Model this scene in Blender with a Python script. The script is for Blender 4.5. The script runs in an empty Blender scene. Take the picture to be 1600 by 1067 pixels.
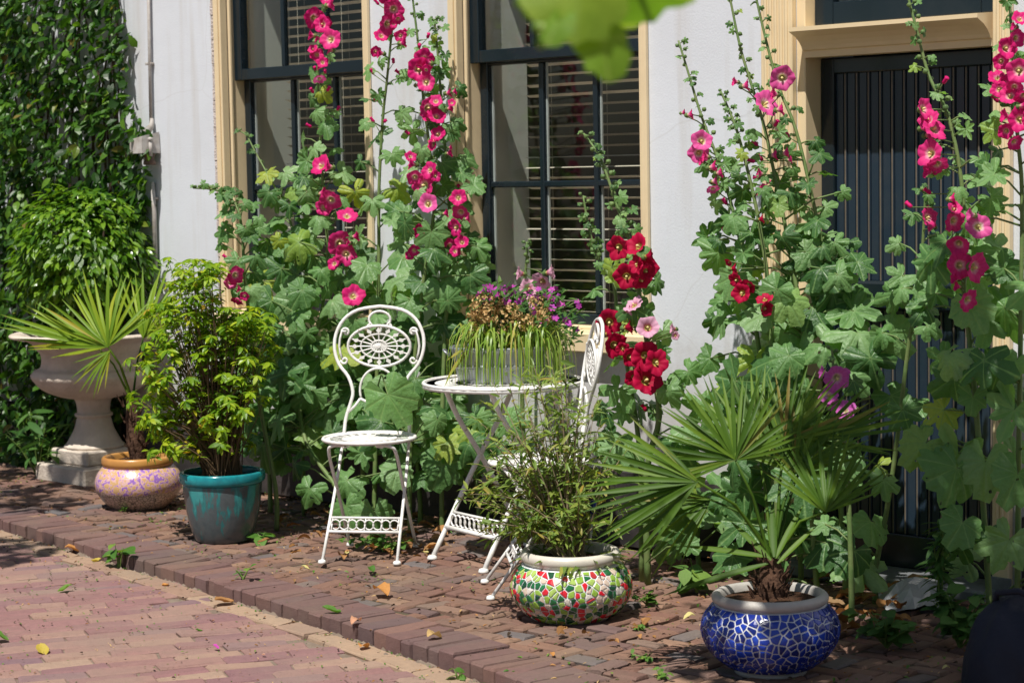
import bpy, math, random
import numpy as np
from mathutils import Matrix, Vector

scene = bpy.context.scene
col = scene.collection
RND = random.Random(7)

# ------------------------------------------------------------------ camera
FPX, PITCH, ROLL, YAW = 3200.0, math.radians(4.6), math.radians(1.03), math.radians(46)
CAM = Vector((4.156, -5.851, 1.41))
cF = Vector((-math.cos(YAW)*math.cos(PITCH), math.sin(YAW)*math.cos(PITCH), -math.sin(PITCH)))
_R = Vector((math.sin(YAW), math.cos(YAW), 0)); _U = _R.cross(cF)
cR = _R*math.cos(ROLL) - _U*math.sin(ROLL)
cU = _U*math.cos(ROLL) + _R*math.sin(ROLL)
cam = bpy.data.cameras.new('camera'); cam_ob = bpy.data.objects.new('camera', cam); col.objects.link(cam_ob)
M = Matrix.Identity(4)
for i in range(3):
    M[i][0] = cR[i]; M[i][1] = cU[i]; M[i][2] = -cF[i]; M[i][3] = CAM[i]
cam_ob.matrix_world = M
cam.sensor_width = 36.0; cam.lens = 36.0*FPX/1600.0
cam.clip_start = 0.05; cam.clip_end = 500
cam.dof.use_dof = True; cam.dof.focus_distance = 6.9; cam.dof.aperture_fstop = 5.6
scene.camera = cam_ob

# ------------------------------------------------------------------ sky and sun
SUN_TO = Vector((0.149, -0.425, 0.894)).normalized()
world = bpy.data.worlds.new('World'); scene.world = world; world.use_nodes = True
wn = world.node_tree.nodes; wl = world.node_tree.links
bg = wn['Background']; sky = wn.new('ShaderNodeTexSky'); sky.sky_type = 'NISHITA'; sky.sun_disc = False
sky.sun_elevation = math.asin(SUN_TO.z); sky.sun_rotation = math.atan2(SUN_TO.x, SUN_TO.y)
wl.new(sky.outputs[0], bg.inputs[0]); bg.inputs[1].default_value = 0.052
sl = bpy.data.lights.new('sun', 'SUN'); sl.energy = 5.0; sl.angle = math.radians(0.55); sl.color = (1.0, 0.955, 0.88)
so = bpy.data.objects.new('sun', sl); col.objects.link(so)
so.rotation_euler = SUN_TO.to_track_quat('Z', 'Y').to_euler(); so.location = (0, -3, 9)
scene.view_settings.view_transform = 'Standard'; scene.view_settings.look = 'None'
scene.view_settings.exposure = 0.28; scene.view_settings.gamma = 1.0
scene.view_settings.use_curve_mapping = False
scene.cycles.use_denoising = True
scene.cycles.max_bounces = 6; scene.cycles.transparent_max_bounces = 12

# ------------------------------------------------------------------ measuring helpers (photo pixel -> place in the world)
def ray(x, y): return cF + cR*((x-800)/FPX) - cU*((y-533.5)/FPX)
def PG(x, y, z=0.0):
    d = ray(x, y); t = (z-CAM.z)/d.z; return CAM + d*t
def PY(x, y, Y=0.0):
    d = ray(x, y); t = (Y-CAM.y)/d.y; return CAM + d*t
def proj(p):
    q = Vector(p)-CAM; z = q.dot(cF)
    return (800+FPX*q.dot(cR)/z, 533.5-FPX*q.dot(cU)/z, z)
def ppm(p): return FPX/(Vector(p)-CAM).dot(cF)

# ------------------------------------------------------------------ mesh builder
class MB:
    def __init__(s): s.v = []; s.f = []
    def add(s, vs, fs, m=None):
        o = len(s.v)
        if m is None: s.v += [tuple(a) for a in vs]
        else: s.v += [tuple(m @ Vector(a)) for a in vs]
        s.f += [tuple(i+o for i in f) for f in fs]; return s
    def box(s, x0, x1, y0, y1, z0, z1, m=None):
        vs = [(x0,y0,z0),(x1,y0,z0),(x1,y1,z0),(x0,y1,z0),(x0,y0,z1),(x1,y0,z1),(x1,y1,z1),(x0,y1,z1)]
        return s.add(vs, [(0,3,2,1),(4,5,6,7),(0,1,5,4),(1,2,6,5),(2,3,7,6),(3,0,4,7)], m)
    def bbox(s, x0, x1, y0, y1, z0, z1, b=0.003, m=None):
        """box with chamfered edges on all sides"""
        vs = []; fs = []
        X = (x0, x0+b, x1-b, x1); Y = (y0, y0+b, y1-b, y1); Z = (z0, z0+b, z1-b, z1)
        rings = [(Z[0], 1), (Z[1], 0), (Z[2], 0), (Z[3], 1)]
        for z, ins in rings:
            if ins: r = [(X[1],Y[1]),(X[1],Y[1]),(X[2],Y[1]),(X[2],Y[1]),(X[2],Y[2]),(X[2],Y[2]),(X[1],Y[2]),(X[1],Y[2])]
            else: r = [(X[0],Y[1]),(X[1],Y[0]),(X[2],Y[0]),(X[3],Y[1]),(X[3],Y[2]),(X[2],Y[3]),(X[1],Y[3]),(X[0],Y[2])]
            vs += [(a, c, z) for a, c in r]
        for k in range(3):
            for i in range(8):
                j = (i+1) % 8; fs.append((k*8+i, k*8+j, k*8+8+j, k*8+8+i))
        fs.append((1,7,5,3)); fs.append((24+1,24+3,24+5,24+7))
        return s.add(vs, fs, m)
    def tube(s, pts, r, n=6, closed=False, m=None):
        pts = [Vector(p) for p in pts]; k = len(pts)
        rs = r if isinstance(r, (list, tuple)) else [r]*k
        vs = []; fs = []; ref = None
        for i, p in enumerate(pts):
            if closed: t = pts[(i+1) % k]-pts[i-1]
            else: t = pts[min(i+1, k-1)]-pts[max(i-1, 0)]
            if t.length < 1e-9: t = Vector((0,0,1))
            t.normalize()
            if ref is None:
                ref = Vector((0,0,1)) if abs(t.z) < .9 else Vector((1,0,0))
            a = t.cross(ref)
            if a.length < 1e-6: a = t.orthogonal()
            a.normalize(); b = a.cross(t); ref = b
            for j in range(n):
                w = 2*math.pi*j/n; vs.append(p+(a*math.cos(w)+b*math.sin(w))*rs[i])
        for i in range(k if closed else k-1):
            q = (i+1) % k
            for j in range(n):
                j2 = (j+1) % n; fs.append((i*n+j, i*n+j2, q*n+j2, q*n+j))
        if not closed:
            fs.append(tuple(range(n))[::-1]); fs.append(tuple((k-1)*n+j for j in range(n)))
        return s.add(vs, fs, m)
    def lathe(s, prof, n=32, m=None, cap=True, wob=None):
        vs = []; fs = []
        for (r, z) in prof:
            for j in range(n):
                a = 2*math.pi*j/n; rr = r*(1+(wob(a, z) if wob else 0)); vs.append((rr*math.cos(a), rr*math.sin(a), z))
        for i in range(len(prof)-1):
            for j in range(n):
                j2 = (j+1) % n; fs.append((i*n+j, i*n+j2, (i+1)*n+j2, (i+1)*n+j))
        if cap:
            fs.append(tuple(range(n))[::-1]); fs.append(tuple((len(prof)-1)*n+j for j in range(n)))
        return s.add(vs, fs, m)
    def mesh(s, name, mat=None, smooth=False, attr=None):
        me = bpy.data.meshes.new(name); me.from_pydata(s.v, [], s.f)
        if mat: me.materials.append(mat)
        if smooth: me.polygons.foreach_set('use_smooth', [True]*len(me.polygons))
        if attr:
            for k, vals in attr.items():
                at = me.attributes.new(k, 'FLOAT', 'POINT'); at.data.foreach_set('value', vals)
        me.update(); return me

# ------------------------------------------------------------------ object helpers
WM = {}
def link(ob, parent=None, m=None):
    col.objects.link(ob); m = m or Matrix.Identity(4); WM[ob.name] = m
    if parent is not None:
        ob.parent = parent; ob.matrix_basis = WM[parent.name].inverted() @ m
    else: ob.matrix_basis = m
    return ob
def tag(o, label=None, cat=None, group=None, kind=None):
    if label: o['label'] = label
    if cat: o['category'] = cat
    if group: o['group'] = group
    if kind: o['kind'] = kind
    return o
def empty(name, loc, label=None, cat=None, group=None, kind=None, rz=0.0, rot=None):
    m = Matrix.Translation(Vector(loc)) @ (rot if rot is not None else Matrix.Rotation(rz, 4, 'Z'))
    o = link(bpy.data.objects.new(name, None), None, m); o.empty_display_size = .05
    return tag(o, label, cat, group, kind)
def part(name, me, parent, m=None, local=False):
    """m is a world matrix (or, with local, relative to the parent)"""
    m = m or Matrix.Identity(4)
    if local: m = WM[parent.name] @ m
    return link(bpy.data.objects.new(name, me), parent, m)
def pm(name, mb, mat, parent, smooth=False, attr=None, local=False, m=None):
    return part(name, mb.mesh(name, mat, smooth, attr), parent, m, local)
def copy_tree(o, m, parent=None):
    old = WM[o.name]; kids = list(o.children)
    c = o.copy(); c.parent = None; link(c, parent, m)
    for ch in kids: copy_tree(ch, m @ old.inverted() @ WM[ch.name], c)
    return c
def basis(loc, normal, tip, s=1.0):
    z = Vector(normal).normalized(); y = Vector(tip); y = y - z*y.dot(z)
    if y.length < 1e-5: y = z.orthogonal()
    y.normalize(); x = y.cross(z)
    sx = s if not isinstance(s, (tuple, list)) else s[0]; sy = s if not isinstance(s, (tuple, list)) else s[1]; sz = s if not isinstance(s, (tuple, list)) else s[2]
    m = Matrix.Identity(4)
    for i in range(3):
        m[i][0] = x[i]*sx; m[i][1] = y[i]*sy; m[i][2] = z[i]*sz; m[i][3] = loc[i]
    return m
def rv(a=1.0, rnd=None):
    r = rnd or RND
    return Vector((r.uniform(-a, a), r.uniform(-a, a), r.uniform(-a, a)))

# ------------------------------------------------------------------ materials
class NB:
    def __init__(s, name):
        s.m = bpy.data.materials.new(name); s.m.use_nodes = True
        s.t = s.m.node_tree; s.n = s.t.nodes; s.b = s.n['Principled BSDF']; s.o = s.n['Material Output']
    def node(s, kind, ins=None, **kw):
        x = s.n.new(kind)
        for k, v in kw.items(): setattr(x, k, v)
        for k, v in (ins or {}).items(): s.put(x.inputs[k], v)
        return x
    def put(s, sock, v):
        if hasattr(v, 'is_output'): s.t.links.new(v, sock)
        else:
            if isinstance(v, (tuple, list)) and len(v) == 3 and sock.type == 'RGBA': v = (*v, 1)
            sock.default_value = v
    def set(s, **kw):
        for k, v in kw.items(): s.put(s.b.inputs[k.replace('_', ' ')], v)
    def rnd(s):
        oi = s.node('ShaderNodeObjectInfo'); g = s.node('ShaderNodeNewGeometry')
        a = s.node('ShaderNodeMath', {0: oi.outputs['Random'], 1: g.outputs['Random Per Island']}, operation='ADD')
        return s.node('ShaderNodeMath', {0: a.outputs[0]}, operation='FRACT').outputs[0]
    def ramp(s, fac, stops, interp='LINEAR'):
        r = s.node('ShaderNodeValToRGB', {0: fac}); e = r.color_ramp.elements; r.color_ramp.interpolation = interp
        while len(e) < len(stops): e.new(0.5)
        for el, (p, c) in zip(e, stops): el.position = p; el.color = (*c, 1) if len(c) == 3 else c
        return r.outputs[0]
    def coord(s, kind='Object'): return s.node('ShaderNodeTexCoord').outputs[kind]
    def noise(s, scale, detail=4, rough=.55, vec=None, kind='Object'):
        return s.node('ShaderNodeTexNoise', {'Vector': vec or s.coord(kind), 'Scale': scale, 'Detail': detail, 'Roughness': rough}).outputs[0]
    def mix(s, fac, a, b, blend='MIX'):
        x = s.node('ShaderNodeMix', data_type='RGBA', blend_type=blend)
        s.put(x.inputs[0], fac); s.put(x.inputs[6], a); s.put(x.inputs[7], b); return x.outputs[2]
    def attr(s, name): return s.node('ShaderNodeAttribute', attribute_name=name).outputs['Fac']
    def bump(s, h, strength=.3, dist=.01):
        b = s.node('ShaderNodeBump', {'Height': h, 'Strength': strength, 'Distance': dist}); s.put(s.b.inputs['Normal'], b.outputs[0]); return b.outputs[0]
    def world_pos(s): return s.node('ShaderNodeNewGeometry').outputs['Position']

def leafmat(name, stops, transl=.35, rough=.45, spec=.4, vein=None, tcol=None, blemish=.0, bump=True, holes=False):
    n = NB(name); c = n.ramp(n.rnd(), stops)
    if vein:
        v = n.ramp(n.attr('vein'), [(.55, (0,0,0)), (1.0, (1,1,1))]); c = n.mix(v, c, vein)
    nz = n.noise(9, 3, kind='Generated')
    c = n.mix(n.ramp(nz, [(.35, (0,0,0)), (.75, (.5,.5,.5))]), c, n.mix(1.0, c, (.62,.72,.55), 'MULTIPLY'))
    if blemish:
        oi = n.node('ShaderNodeObjectInfo'); w4 = n.node('ShaderNodeMath', {0: oi.outputs['Random'], 1: 37.0}, operation='MULTIPLY').outputs[0]
        nb = n.node('ShaderNodeTexNoise', {'Vector': n.coord('Object'), 'W': w4, 'Scale': 2.2, 'Detail': 5, 'Roughness': .7}, noise_dimensions='4D').outputs[0]; c = n.mix(n.ramp(nb, [(.62, (0,0,0)), (.74, (blemish,)*3)]), c, (.28,.26,.045))
    n.set(Base_Color=c, Roughness=rough); n.b.inputs['Specular IOR Level'].default_value = spec
    if holes: n.bump(n.node('ShaderNodeMath', {0: n.noise(5, 4, .6), 1: n.node('ShaderNodeMath', {0: n.attr('vein'), 1: -.5}, operation='MULTIPLY').outputs[0]}, operation='ADD').outputs[0], .26, .06)
    elif bump: n.bump(n.noise(55, 2), .25, .004)
    tc = n.mix(1.0, c, tcol or (1.5,1.55,.6), 'MULTIPLY')
    tr = n.node('ShaderNodeBsdfTranslucent', {'Color': tc})
    mx = n.node('ShaderNodeMixShader', {0: transl, 1: n.b.outputs[0], 2: tr.outputs[0]})
    out = mx.outputs[0]
    if holes:
        nh = n.node('ShaderNodeTexNoise', {'Vector': n.coord('Object'), 'W': w4, 'Scale': 4.4, 'Detail': 1.5, 'Roughness': .5}, noise_dimensions='4D').outputs[0]
        hf = n.ramp(nh, [(.715, (0,0,0)), (.725, (1,1,1))]); ts = n.node('ShaderNodeBsdfTransparent')
        out = n.node('ShaderNodeMixShader', {0: hf, 1: out, 2: ts.outputs[0]}).outputs[0]
    n.t.links.new(out, n.o.inputs[0]); return n.m

def flowermat(name, throat, ring, petal, edge, transl=.3):
    n = NB(name); r = n.attr('rad')
    w = n.node('ShaderNodeMath', {0: n.noise(7, 3, kind='Generated'), 1: .22}, operation='MULTIPLY').outputs[0]
    r2 = n.node('ShaderNodeMath', {0: r, 1: w}, operation='ADD').outputs[0]
    c = n.ramp(r2, [(.18, throat), (.33, throat), (.43, ring), (.60, petal), (1.05, edge)])
    st = n.node('ShaderNodeMath', {0: n.attr('vein'), 1: 2.2}, operation='POWER').outputs[0]
    c = n.mix(n.node('ShaderNodeMath', {0: st, 1: .35}, operation='MULTIPLY').outputs[0], c, n.mix(1.0, c, (.8,.5,.62), 'MULTIPLY'))
    c = n.mix(n.node('ShaderNodeMath', {0: n.rnd(), 1: .3}, operation='MULTIPLY').outputs[0], c, n.mix(1.0, c, (.72,.6,.75), 'MULTIPLY'))
    n.set(Base_Color=c, Roughness=.6); n.b.inputs['Specular IOR Level'].default_value = .2
    tr = n.node('ShaderNodeBsdfTranslucent', {'Color': c})
    mx = n.node('ShaderNodeMixShader', {0: transl, 1: n.b.outputs[0], 2: tr.outputs[0]})
    n.t.links.new(mx.outputs[0], n.o.inputs[0]); return n.m

def plain(name, c, rough=.5, spec=.5, var=.0, scale=8, bump=0, bscale=40, metal=0, c2=None, dist=.01):
    n = NB(name); cc = c
    if c2 is not None:
        nz = n.noise(scale, 6, .6); cc = n.mix(n.ramp(nz, [(.38, (0,0,0)), (.68, (1,1,1))]), c, c2)
    n.set(Base_Color=cc, Roughness=rough, Metallic=metal); n.b.inputs['Specular IOR Level'].default_value = spec
    if bump: n.bump(n.noise(bscale, 5), bump, dist)
    return n.m

def brickmat(name, stops, dirt=(.16,.12,.09), bscale=60):
    n = NB(name); c = n.ramp(n.rnd(), stops)
    wp = n.world_pos()
    f = n.noise(38, 5, .65, vec=wp); c = n.mix(n.ramp(f, [(.3, (0,0,0)), (.8, (.55,.55,.55))]), c, n.mix(1.0, c, (1.5,1.45,1.4), 'MULTIPLY'))
    g = n.noise(2.6, 5, .6, vec=wp); c = n.mix(n.ramp(g, [(.45, (0,0,0)), (.72, (.6,.6,.6))]), c, dirt)
    k = n.noise(150, 3, .7, vec=wp); c = n.mix(n.ramp(k, [(.58, (0,0,0)), (.72, (.5,.5,.5))]), c, n.mix(1.0, c, (.45,.42,.4), 'MULTIPLY'))
    n.set(Base_Color=c, Roughness=.85); n.b.inputs['Specular IOR Level'].default_value = .25
    h = n.node('ShaderNodeMath', {0: n.noise(bscale, 5, .6, vec=wp), 1: n.noise(220, 2, .6, vec=wp)}, operation='ADD').outputs[0]
    n.bump(h, .5, .004); return n.m

def paintmat(name, c, rough=.35, wear=(.3,.27,.22), amount=.25, wscale=6, bump=.12, spec=.5):
    n = NB(name); wp = n.world_pos()
    nz = n.noise(wscale, 6, .65, vec=wp); cc = n.mix(n.ramp(nz, [(.5, (0,0,0)), (.8, (amount,)*3)]), c, wear)
    f = n.noise(1.3, 3, .5, vec=wp); cc = n.mix(n.ramp(f, [(.3, (0,0,0)), (.7, (.35,.35,.35))]), cc, n.mix(1.0, cc, (.9,.88,.84), 'MULTIPLY'))
    n.set(Base_Color=cc, Roughness=rough); n.b.inputs['Specular IOR Level'].default_value = spec
    st = n.node('ShaderNodeMapping', {'Vector': wp}); st.inputs['Scale'].default_value = (90, 90, 3)
    n.bump(n.noise(1, 3, .5, vec=st.outputs[0]), bump, .002); return n.m

def wallmat():
    n = NB('white_stucco'); wp = n.world_pos()
    a = n.noise(1.7, 6, .6, vec=wp); c = n.mix(n.ramp(a, [(.35, (0,0,0)), (.75, (1,1,1))]), (.66,.69,.745), (.58,.60,.645))
    stn = n.node('ShaderNodeMapping', {'Vector': wp}); stn.inputs['Scale'].default_value = (9, 9, .7)
    b = n.noise(1, 5, .6, vec=stn.outputs[0]); c = n.mix(n.ramp(b, [(.52, (0,0,0)), (.78, (.7,.7,.7))]), c, (.50,.48,.46))
    d = n.noise(38, 4, .7, vec=wp); c = n.mix(n.ramp(d, [(.70, (0,0,0)), (.78, (.55,.55,.55))]), c, (.42,.39,.36))
    sz = n.node('ShaderNodeSeparateXYZ', {0: wp}).outputs[2]
    sp = n.node('ShaderNodeMath', {0: sz, 1: n.noise(5, 5, .7, vec=wp)}, operation='SUBTRACT').outputs[0]
    c = n.mix(n.ramp(sp, [(-.0, (.55,.55,.55)), (.35, (0,0,0))]), c, (.36,.33,.29))
    vr = n.node('ShaderNodeTexVoronoi', {'Vector': n.node('ShaderNodeMix', {0: .12, 4: wp, 5: n.node('ShaderNodeTexNoise', {'Vector': wp, 'Scale': 3.0}).outputs[1]}, data_type='VECTOR').outputs[1], 'Scale': 1.1}, feature='DISTANCE_TO_EDGE').outputs[0]
    c = n.mix(n.ramp(vr, [(.001, (.22,.22,.22)), (.003, (0,0,0))]), c, (.40,.38,.36))
    n.set(Base_Color=c, Roughness=.8); n.b.inputs['Specular IOR Level'].default_value = .3
    h = n.node('ShaderNodeMath', {0: n.noise(14, 5, .6, vec=wp), 1: n.noise(120, 3, .6, vec=wp)}, operation='ADD').outputs[0]
    n.bump(h, .16, .005); return n.m

def glassmat():
    n = NB('window_glass'); n.n.remove(n.b)
    g_ = n.node('ShaderNodeNewGeometry'); dt_ = n.node('ShaderNodeVectorMath', {0: g_.outputs['Incoming'], 1: g_.outputs['Normal']}, operation='DOT_PRODUCT').outputs['Value']
    ab = n.node('ShaderNodeMath', {0: dt_}, operation='ABSOLUTE').outputs[0]; om = n.node('ShaderNodeMath', {0: 1.0, 1: ab}, operation='SUBTRACT').outputs[0]
    p5 = n.node('ShaderNodeMath', {0: om, 1: 5.0}, operation='POWER').outputs[0]; fr = n.node('ShaderNodeMath', {0: p5, 1: .96, 2: .04}, operation='MULTIPLY_ADD'); tr = n.node('ShaderNodeBsdfTransparent', {'Color': (.93,.96,.95)})
    gl = n.node('ShaderNodeBsdfGlossy', {'Roughness': .015})
    bp = n.node('ShaderNodeBump', {'Height': n.noise(3, 2, .5, vec=n.world_pos()), 'Strength': .06, 'Distance': .01})
    n.put(gl.inputs['Normal'], bp.outputs[0])
    f2 = fr.outputs[0]
    mx = n.node('ShaderNodeMixShader', {0: f2, 1: tr.outputs[0], 2: gl.outputs[0]})
    n.t.links.new(mx.outputs[0], n.o.inputs[0]); return n.m

def tilemat(name, stops):
    n = NB(name); c = n.ramp(n.rnd(), stops, 'CONSTANT')
    f = n.noise(45, 2); c = n.mix(n.ramp(f, [(.3, (0,0,0)), (.8, (.4,.4,.4))]), c, n.mix(1.0, c, (.6,.62,.68), 'MULTIPLY'))
    n.set(Base_Color=c, Roughness=.16); n.bump(n.noise(30, 2), .12, .003); return n.m

MT = {}
MT['wall'] = wallmat()
MT['plinth'] = plain('black_plinth', (.022,.02,.02), .6, .4, c2=(.06,.05,.048), scale=9, bump=.3)
MT['cream'] = paintmat('cream_paint', (.76,.61,.39), .45, (.48,.36,.22), .4)
MT['navy'] = paintmat('dark_blue_gloss_paint', (.008,.016,.023), .22, (.035,.042,.048), .3)
MT['door'] = paintmat('slate_blue_door_paint', (.017,.031,.050), .30, (.06,.062,.065), .3, 12)
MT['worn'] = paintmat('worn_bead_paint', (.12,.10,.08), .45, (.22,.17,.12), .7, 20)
MT['glass'] = glassmat()
MT['putty'] = plain('white_putty', (.6,.6,.6), .6, c2=(.45,.44,.43))
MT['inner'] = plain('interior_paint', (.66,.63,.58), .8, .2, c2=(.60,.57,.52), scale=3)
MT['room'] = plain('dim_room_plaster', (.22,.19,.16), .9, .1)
MT['shelf'] = plain('brown_furniture', (.13,.07,.035), .6, .3, c2=(.07,.035,.02), scale=5)
MT['slat'] = plain('aluminium_blind_slat', (.70,.60,.50), .4, .5)
MT['road_sand'] = plain('gutter_sand', (.17,.13,.10), .95, .1, c2=(.24,.19,.15), scale=14, bump=.5, bscale=120)
MT['sand'] = plain('joint_sand', (.075,.056,.044), .95, .1, c2=(.11,.095,.06), scale=14, bump=.5, bscale=120)
MT['brick_walk'] = brickmat('walk_brick', [(0,(.15,.082,.062)),(.2,(.195,.112,.080)),(.4,(.13,.074,.062)),(.55,(.235,.145,.10)),(.7,(.12,.080,.076)),(.85,(.17,.088,.066)),(.93,(.105,.10,.106)),(1,(.20,.128,.092))])
MT['brick_road'] = brickmat('road_brick', [(0,(.23,.125,.118)),(.25,(.185,.100,.106)),(.42,(.275,.18,.138)),(.6,(.205,.108,.108)),(.78,(.26,.16,.13)),(.9,(.165,.10,.114)),(1,(.29,.20,.148))], dirt=(.24,.175,.14))
MT['brick_edge'] = brickmat('gutter_brick', [(0,(.28,.19,.13)),(.5,(.32,.225,.155)),(1,(.24,.15,.11))], dirt=(.25,.195,.155))
MT['brick_kerb'] = brickmat('kerb_brick', [(0,(.12,.072,.068)),(.35,(.15,.086,.078)),(.6,(.105,.072,.074)),(.8,(.175,.10,.082)),(1,(.13,.083,.084))])
MT['stone'] = plain('weathered_urn_stone', (.60,.52,.44), .85, .2, c2=(.42,.36,.30), scale=7, bump=.5, bscale=70)
MT['bluestone'] = plain('bluestone', (.17,.18,.19), .55, .4, c2=(.10,.105,.11), scale=8, bump=.3)
def enamel():
    n = NB('chipped_white_enamel'); wp = n.coord('Object')
    c = n.mix(n.ramp(n.noise(22, 6, .6), [(.38, (0,0,0)), (.68, (1,1,1))]), (.80,.79,.77), (.68,.66,.62))
    k = n.noise(48, 5, .75); c = n.mix(n.ramp(k, [(.63, (0,0,0)), (.69, (.85,.85,.85))]), c, (.24,.12,.06))
    n.set(Base_Color=c, Roughness=.42); n.bump(n.noise(90, 4), .25, .003); return n.m
MT['white_metal'] = enamel()
MT['zinc'] = plain('zinc', (.42,.44,.47), .42, .5, c2=(.28,.30,.33), scale=10, bump=.1, metal=.65)
MT['soil'] = plain('potting_soil', (.055,.032,.02), .95, .1, c2=(.12,.06,.035), scale=60, bump=1.0, bscale=90, dist=.02)
MT['glaze_white'] = plain('offwhite_glaze', (.62,.58,.50), .3, .5, c2=(.50,.46,.40), scale=7, bump=.1)
MT['glaze_grey'] = plain('grey_clay_rim', (.42,.40,.37), .5, .4, c2=(.33,.31,.28), scale=9, bump=.2)
MT['grout'] = plain('pale_grout', (.72,.73,.76), .9, .1, bump=.5, bscale=160, c2=(.60,.60,.60), scale=14)
MT['ochre'] = plain('ochre_glaze', (.50,.25,.065), .3, .5, c2=(.38,.17,.045), scale=9)
MT['tile_blue'] = tilemat('cobalt_tile', [(0,(.008,.024,.22)),(.3,(.010,.038,.32)),(.55,(.006,.016,.14)),(.75,(.016,.055,.40)),(.9,(.008,.028,.26))])
MT['tile_mix'] = tilemat('mixed_mosaic_tile', [(0,(.02,.13,.045)),(.16,(.26,.42,.06)),(.32,(.62,.02,.035)),(.47,(.63,.50,.40)),(.6,(.012,.07,.03)),(.7,(.36,.50,.12)),(.8,(.70,.64,.56)),(.88,(.46,.035,.04)),(.95,(.03,.2,.08))])
MT['wood'] = plain('bark', (.10,.07,.05), .9, .1, c2=(.05,.035,.025), scale=20, bump=.8, bscale=40)
MT['fibre'] = plain('palm_fibre', (.10,.055,.035), .95, .1, c2=(.045,.025,.018), scale=40, bump=1, bscale=70)
MT['twig'] = plain('twig', (.13,.085,.045), .8, .2, c2=(.075,.05,.03), scale=30)
MT['twig_green'] = plain('green_shoot', (.12,.19,.04), .6, .3)
MT['stem'] = plain('hollyhock_stem', (.11,.185,.055), .55, .35, c2=(.16,.20,.07), scale=16, bump=.2)
MT['holly'] = leafmat('hollyhock_leaf', [(0,(.045,.122,.034)),(.25,(.09,.205,.064)),(.5,(.14,.285,.090)),(.8,(.205,.36,.145)),(.93,(.25,.40,.18)),(.965,(.24,.38,.09)),(1,(.36,.42,.05))], .38, .40, .45, vein=(.23,.38,.14), tcol=(1.6,1.75,.5), blemish=.45, holes=True)
MT['calyx'] = leafmat('calyx_green', [(0,(.10,.18,.06)),(1,(.17,.26,.08))], .15)
MT['ivy'] = leafmat('creeper_leaf', [(0,(.014,.050,.007)),(.45,(.036,.110,.012)),(.8,(.075,.18,.016)),(.97,(.13,.25,.022)),(1,(.22,.14,.04))], .36, .40, .42)
MT['laurel'] = leafmat('laurel_leaf', [(0,(.04,.11,.010)),(.5,(.10,.22,.016)),(1,(.22,.36,.03))], .34, .26, .55)
MT['gold'] = leafmat('golden_shrub_leaf', [(0,(.10,.22,.018)),(.35,(.20,.34,.022)),(.75,(.33,.46,.028)),(.95,(.46,.52,.03)),(1,(.55,.32,.04))], .45, .36, .40)
MT['palm'] = leafmat('palm_blade', [(0,(.050,.115,.011)),(.5,(.085,.17,.015)),(.93,(.14,.235,.02)),(1,(.24,.18,.045))], .36, .5, .28, bump=False)
MT['palm_yellow'] = leafmat('palm_blade_yellowish', [(0,(.13,.24,.015)),(.5,(.20,.32,.018)),(.85,(.28,.37,.022)),(1,(.36,.30,.03))], .36, .5, .28, bump=False)
MT['shrub'] = leafmat('willowy_shrub_leaf', [(0,(.13,.21,.045)),(.5,(.21,.31,.065)),(.9,(.32,.38,.085)),(1,(.38,.26,.06))], .42, .42, .4)
MT['grass'] = leafmat('ribbon_leaf', [(0,(.13,.24,.03)),(.5,(.22,.34,.045)),(.85,(.36,.43,.12)),(1,(.45,.36,.09))], .3, .4, .4, bump=False)
MT['weed'] = leafmat('weed_leaf', [(0,(.06,.16,.022)),(.6,(.11,.23,.035)),(1,(.19,.29,.05))], .3, .5, .3)
MT['weed_dark'] = leafmat('balm_leaf', [(0,(.035,.105,.022)),(.6,(.06,.15,.03)),(1,(.10,.19,.035))], .25, .55, .3)
MT['tree'] = leafmat('tree_leaf', [(0,(.13,.26,.025)),(.6,(.20,.34,.035)),(1,(.30,.42,.05))], .5, .45, .35, vein=(.3,.42,.08))
MT['dry'] = leafmat('dry_leaf', [(0,(.20,.095,.035)),(.4,(.32,.155,.055)),(.7,(.42,.21,.08)),(1,(.24,.15,.08))], .15, .7, .2, tcol=(1.2,1,.7))
MT['dry_orange'] = leafmat('orange_dry_leaf', [(0,(.50,.22,.05)),(1,(.55,.26,.09))], .2, .6, .25, tcol=(1.2,1,.7))
MT['dry_peach'] = leafmat('peach_petal', [(0,(.62,.32,.20)),(1,(.60,.34,.24))], .2, .6, .25, tcol=(1.2,1,.9))
MT['dry_yellow'] = leafmat('yellow_leaf', [(0,(.50,.38,.06)),(1,(.55,.42,.08))], .25, .55, .25, tcol=(1.2,1.1,.6))
MT['straw'] = leafmat('dried_flower_head', [(0,(.58,.38,.17)),(.5,(.68,.48,.24)),(1,(.50,.30,.13))], .25, .8, .1, tcol=(1.1,1,.8))
MT['fl_magenta'] = flowermat('magenta_hollyhock_petal', (.66,.60,.24), (.84,.26,.44), (.70,.018,.20), (.68,.014,.18))
MT['fl_hot'] = flowermat('hot_pink_hollyhock_petal', (.68,.62,.28), (.84,.40,.50), (.76,.045,.24), (.72,.03,.22))
MT['fl_pink'] = flowermat('pink_hollyhock_petal', (.70,.66,.25), (.86,.62,.62), (.78,.13,.38), (.76,.10,.36))
MT['fl_pale'] = flowermat('pale_pink_hollyhock_petal', (.60,.55,.18), (.55,.15,.22), (.78,.42,.56), (.80,.46,.60))
MT['fl_red'] = flowermat('crimson_hollyhock_petal', (.50,.42,.10), (.32,.006,.025), (.46,.003,.045), (.50,.004,.055))
MT['fl_orchid'] = flowermat('orchid_hollyhock_petal', (.72,.68,.4), (.72,.4,.62), (.60,.12,.46), (.60,.13,.48))
MT['pollen'] = plain('cream_stamen', (.70,.60,.26), .8, .2)
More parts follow.
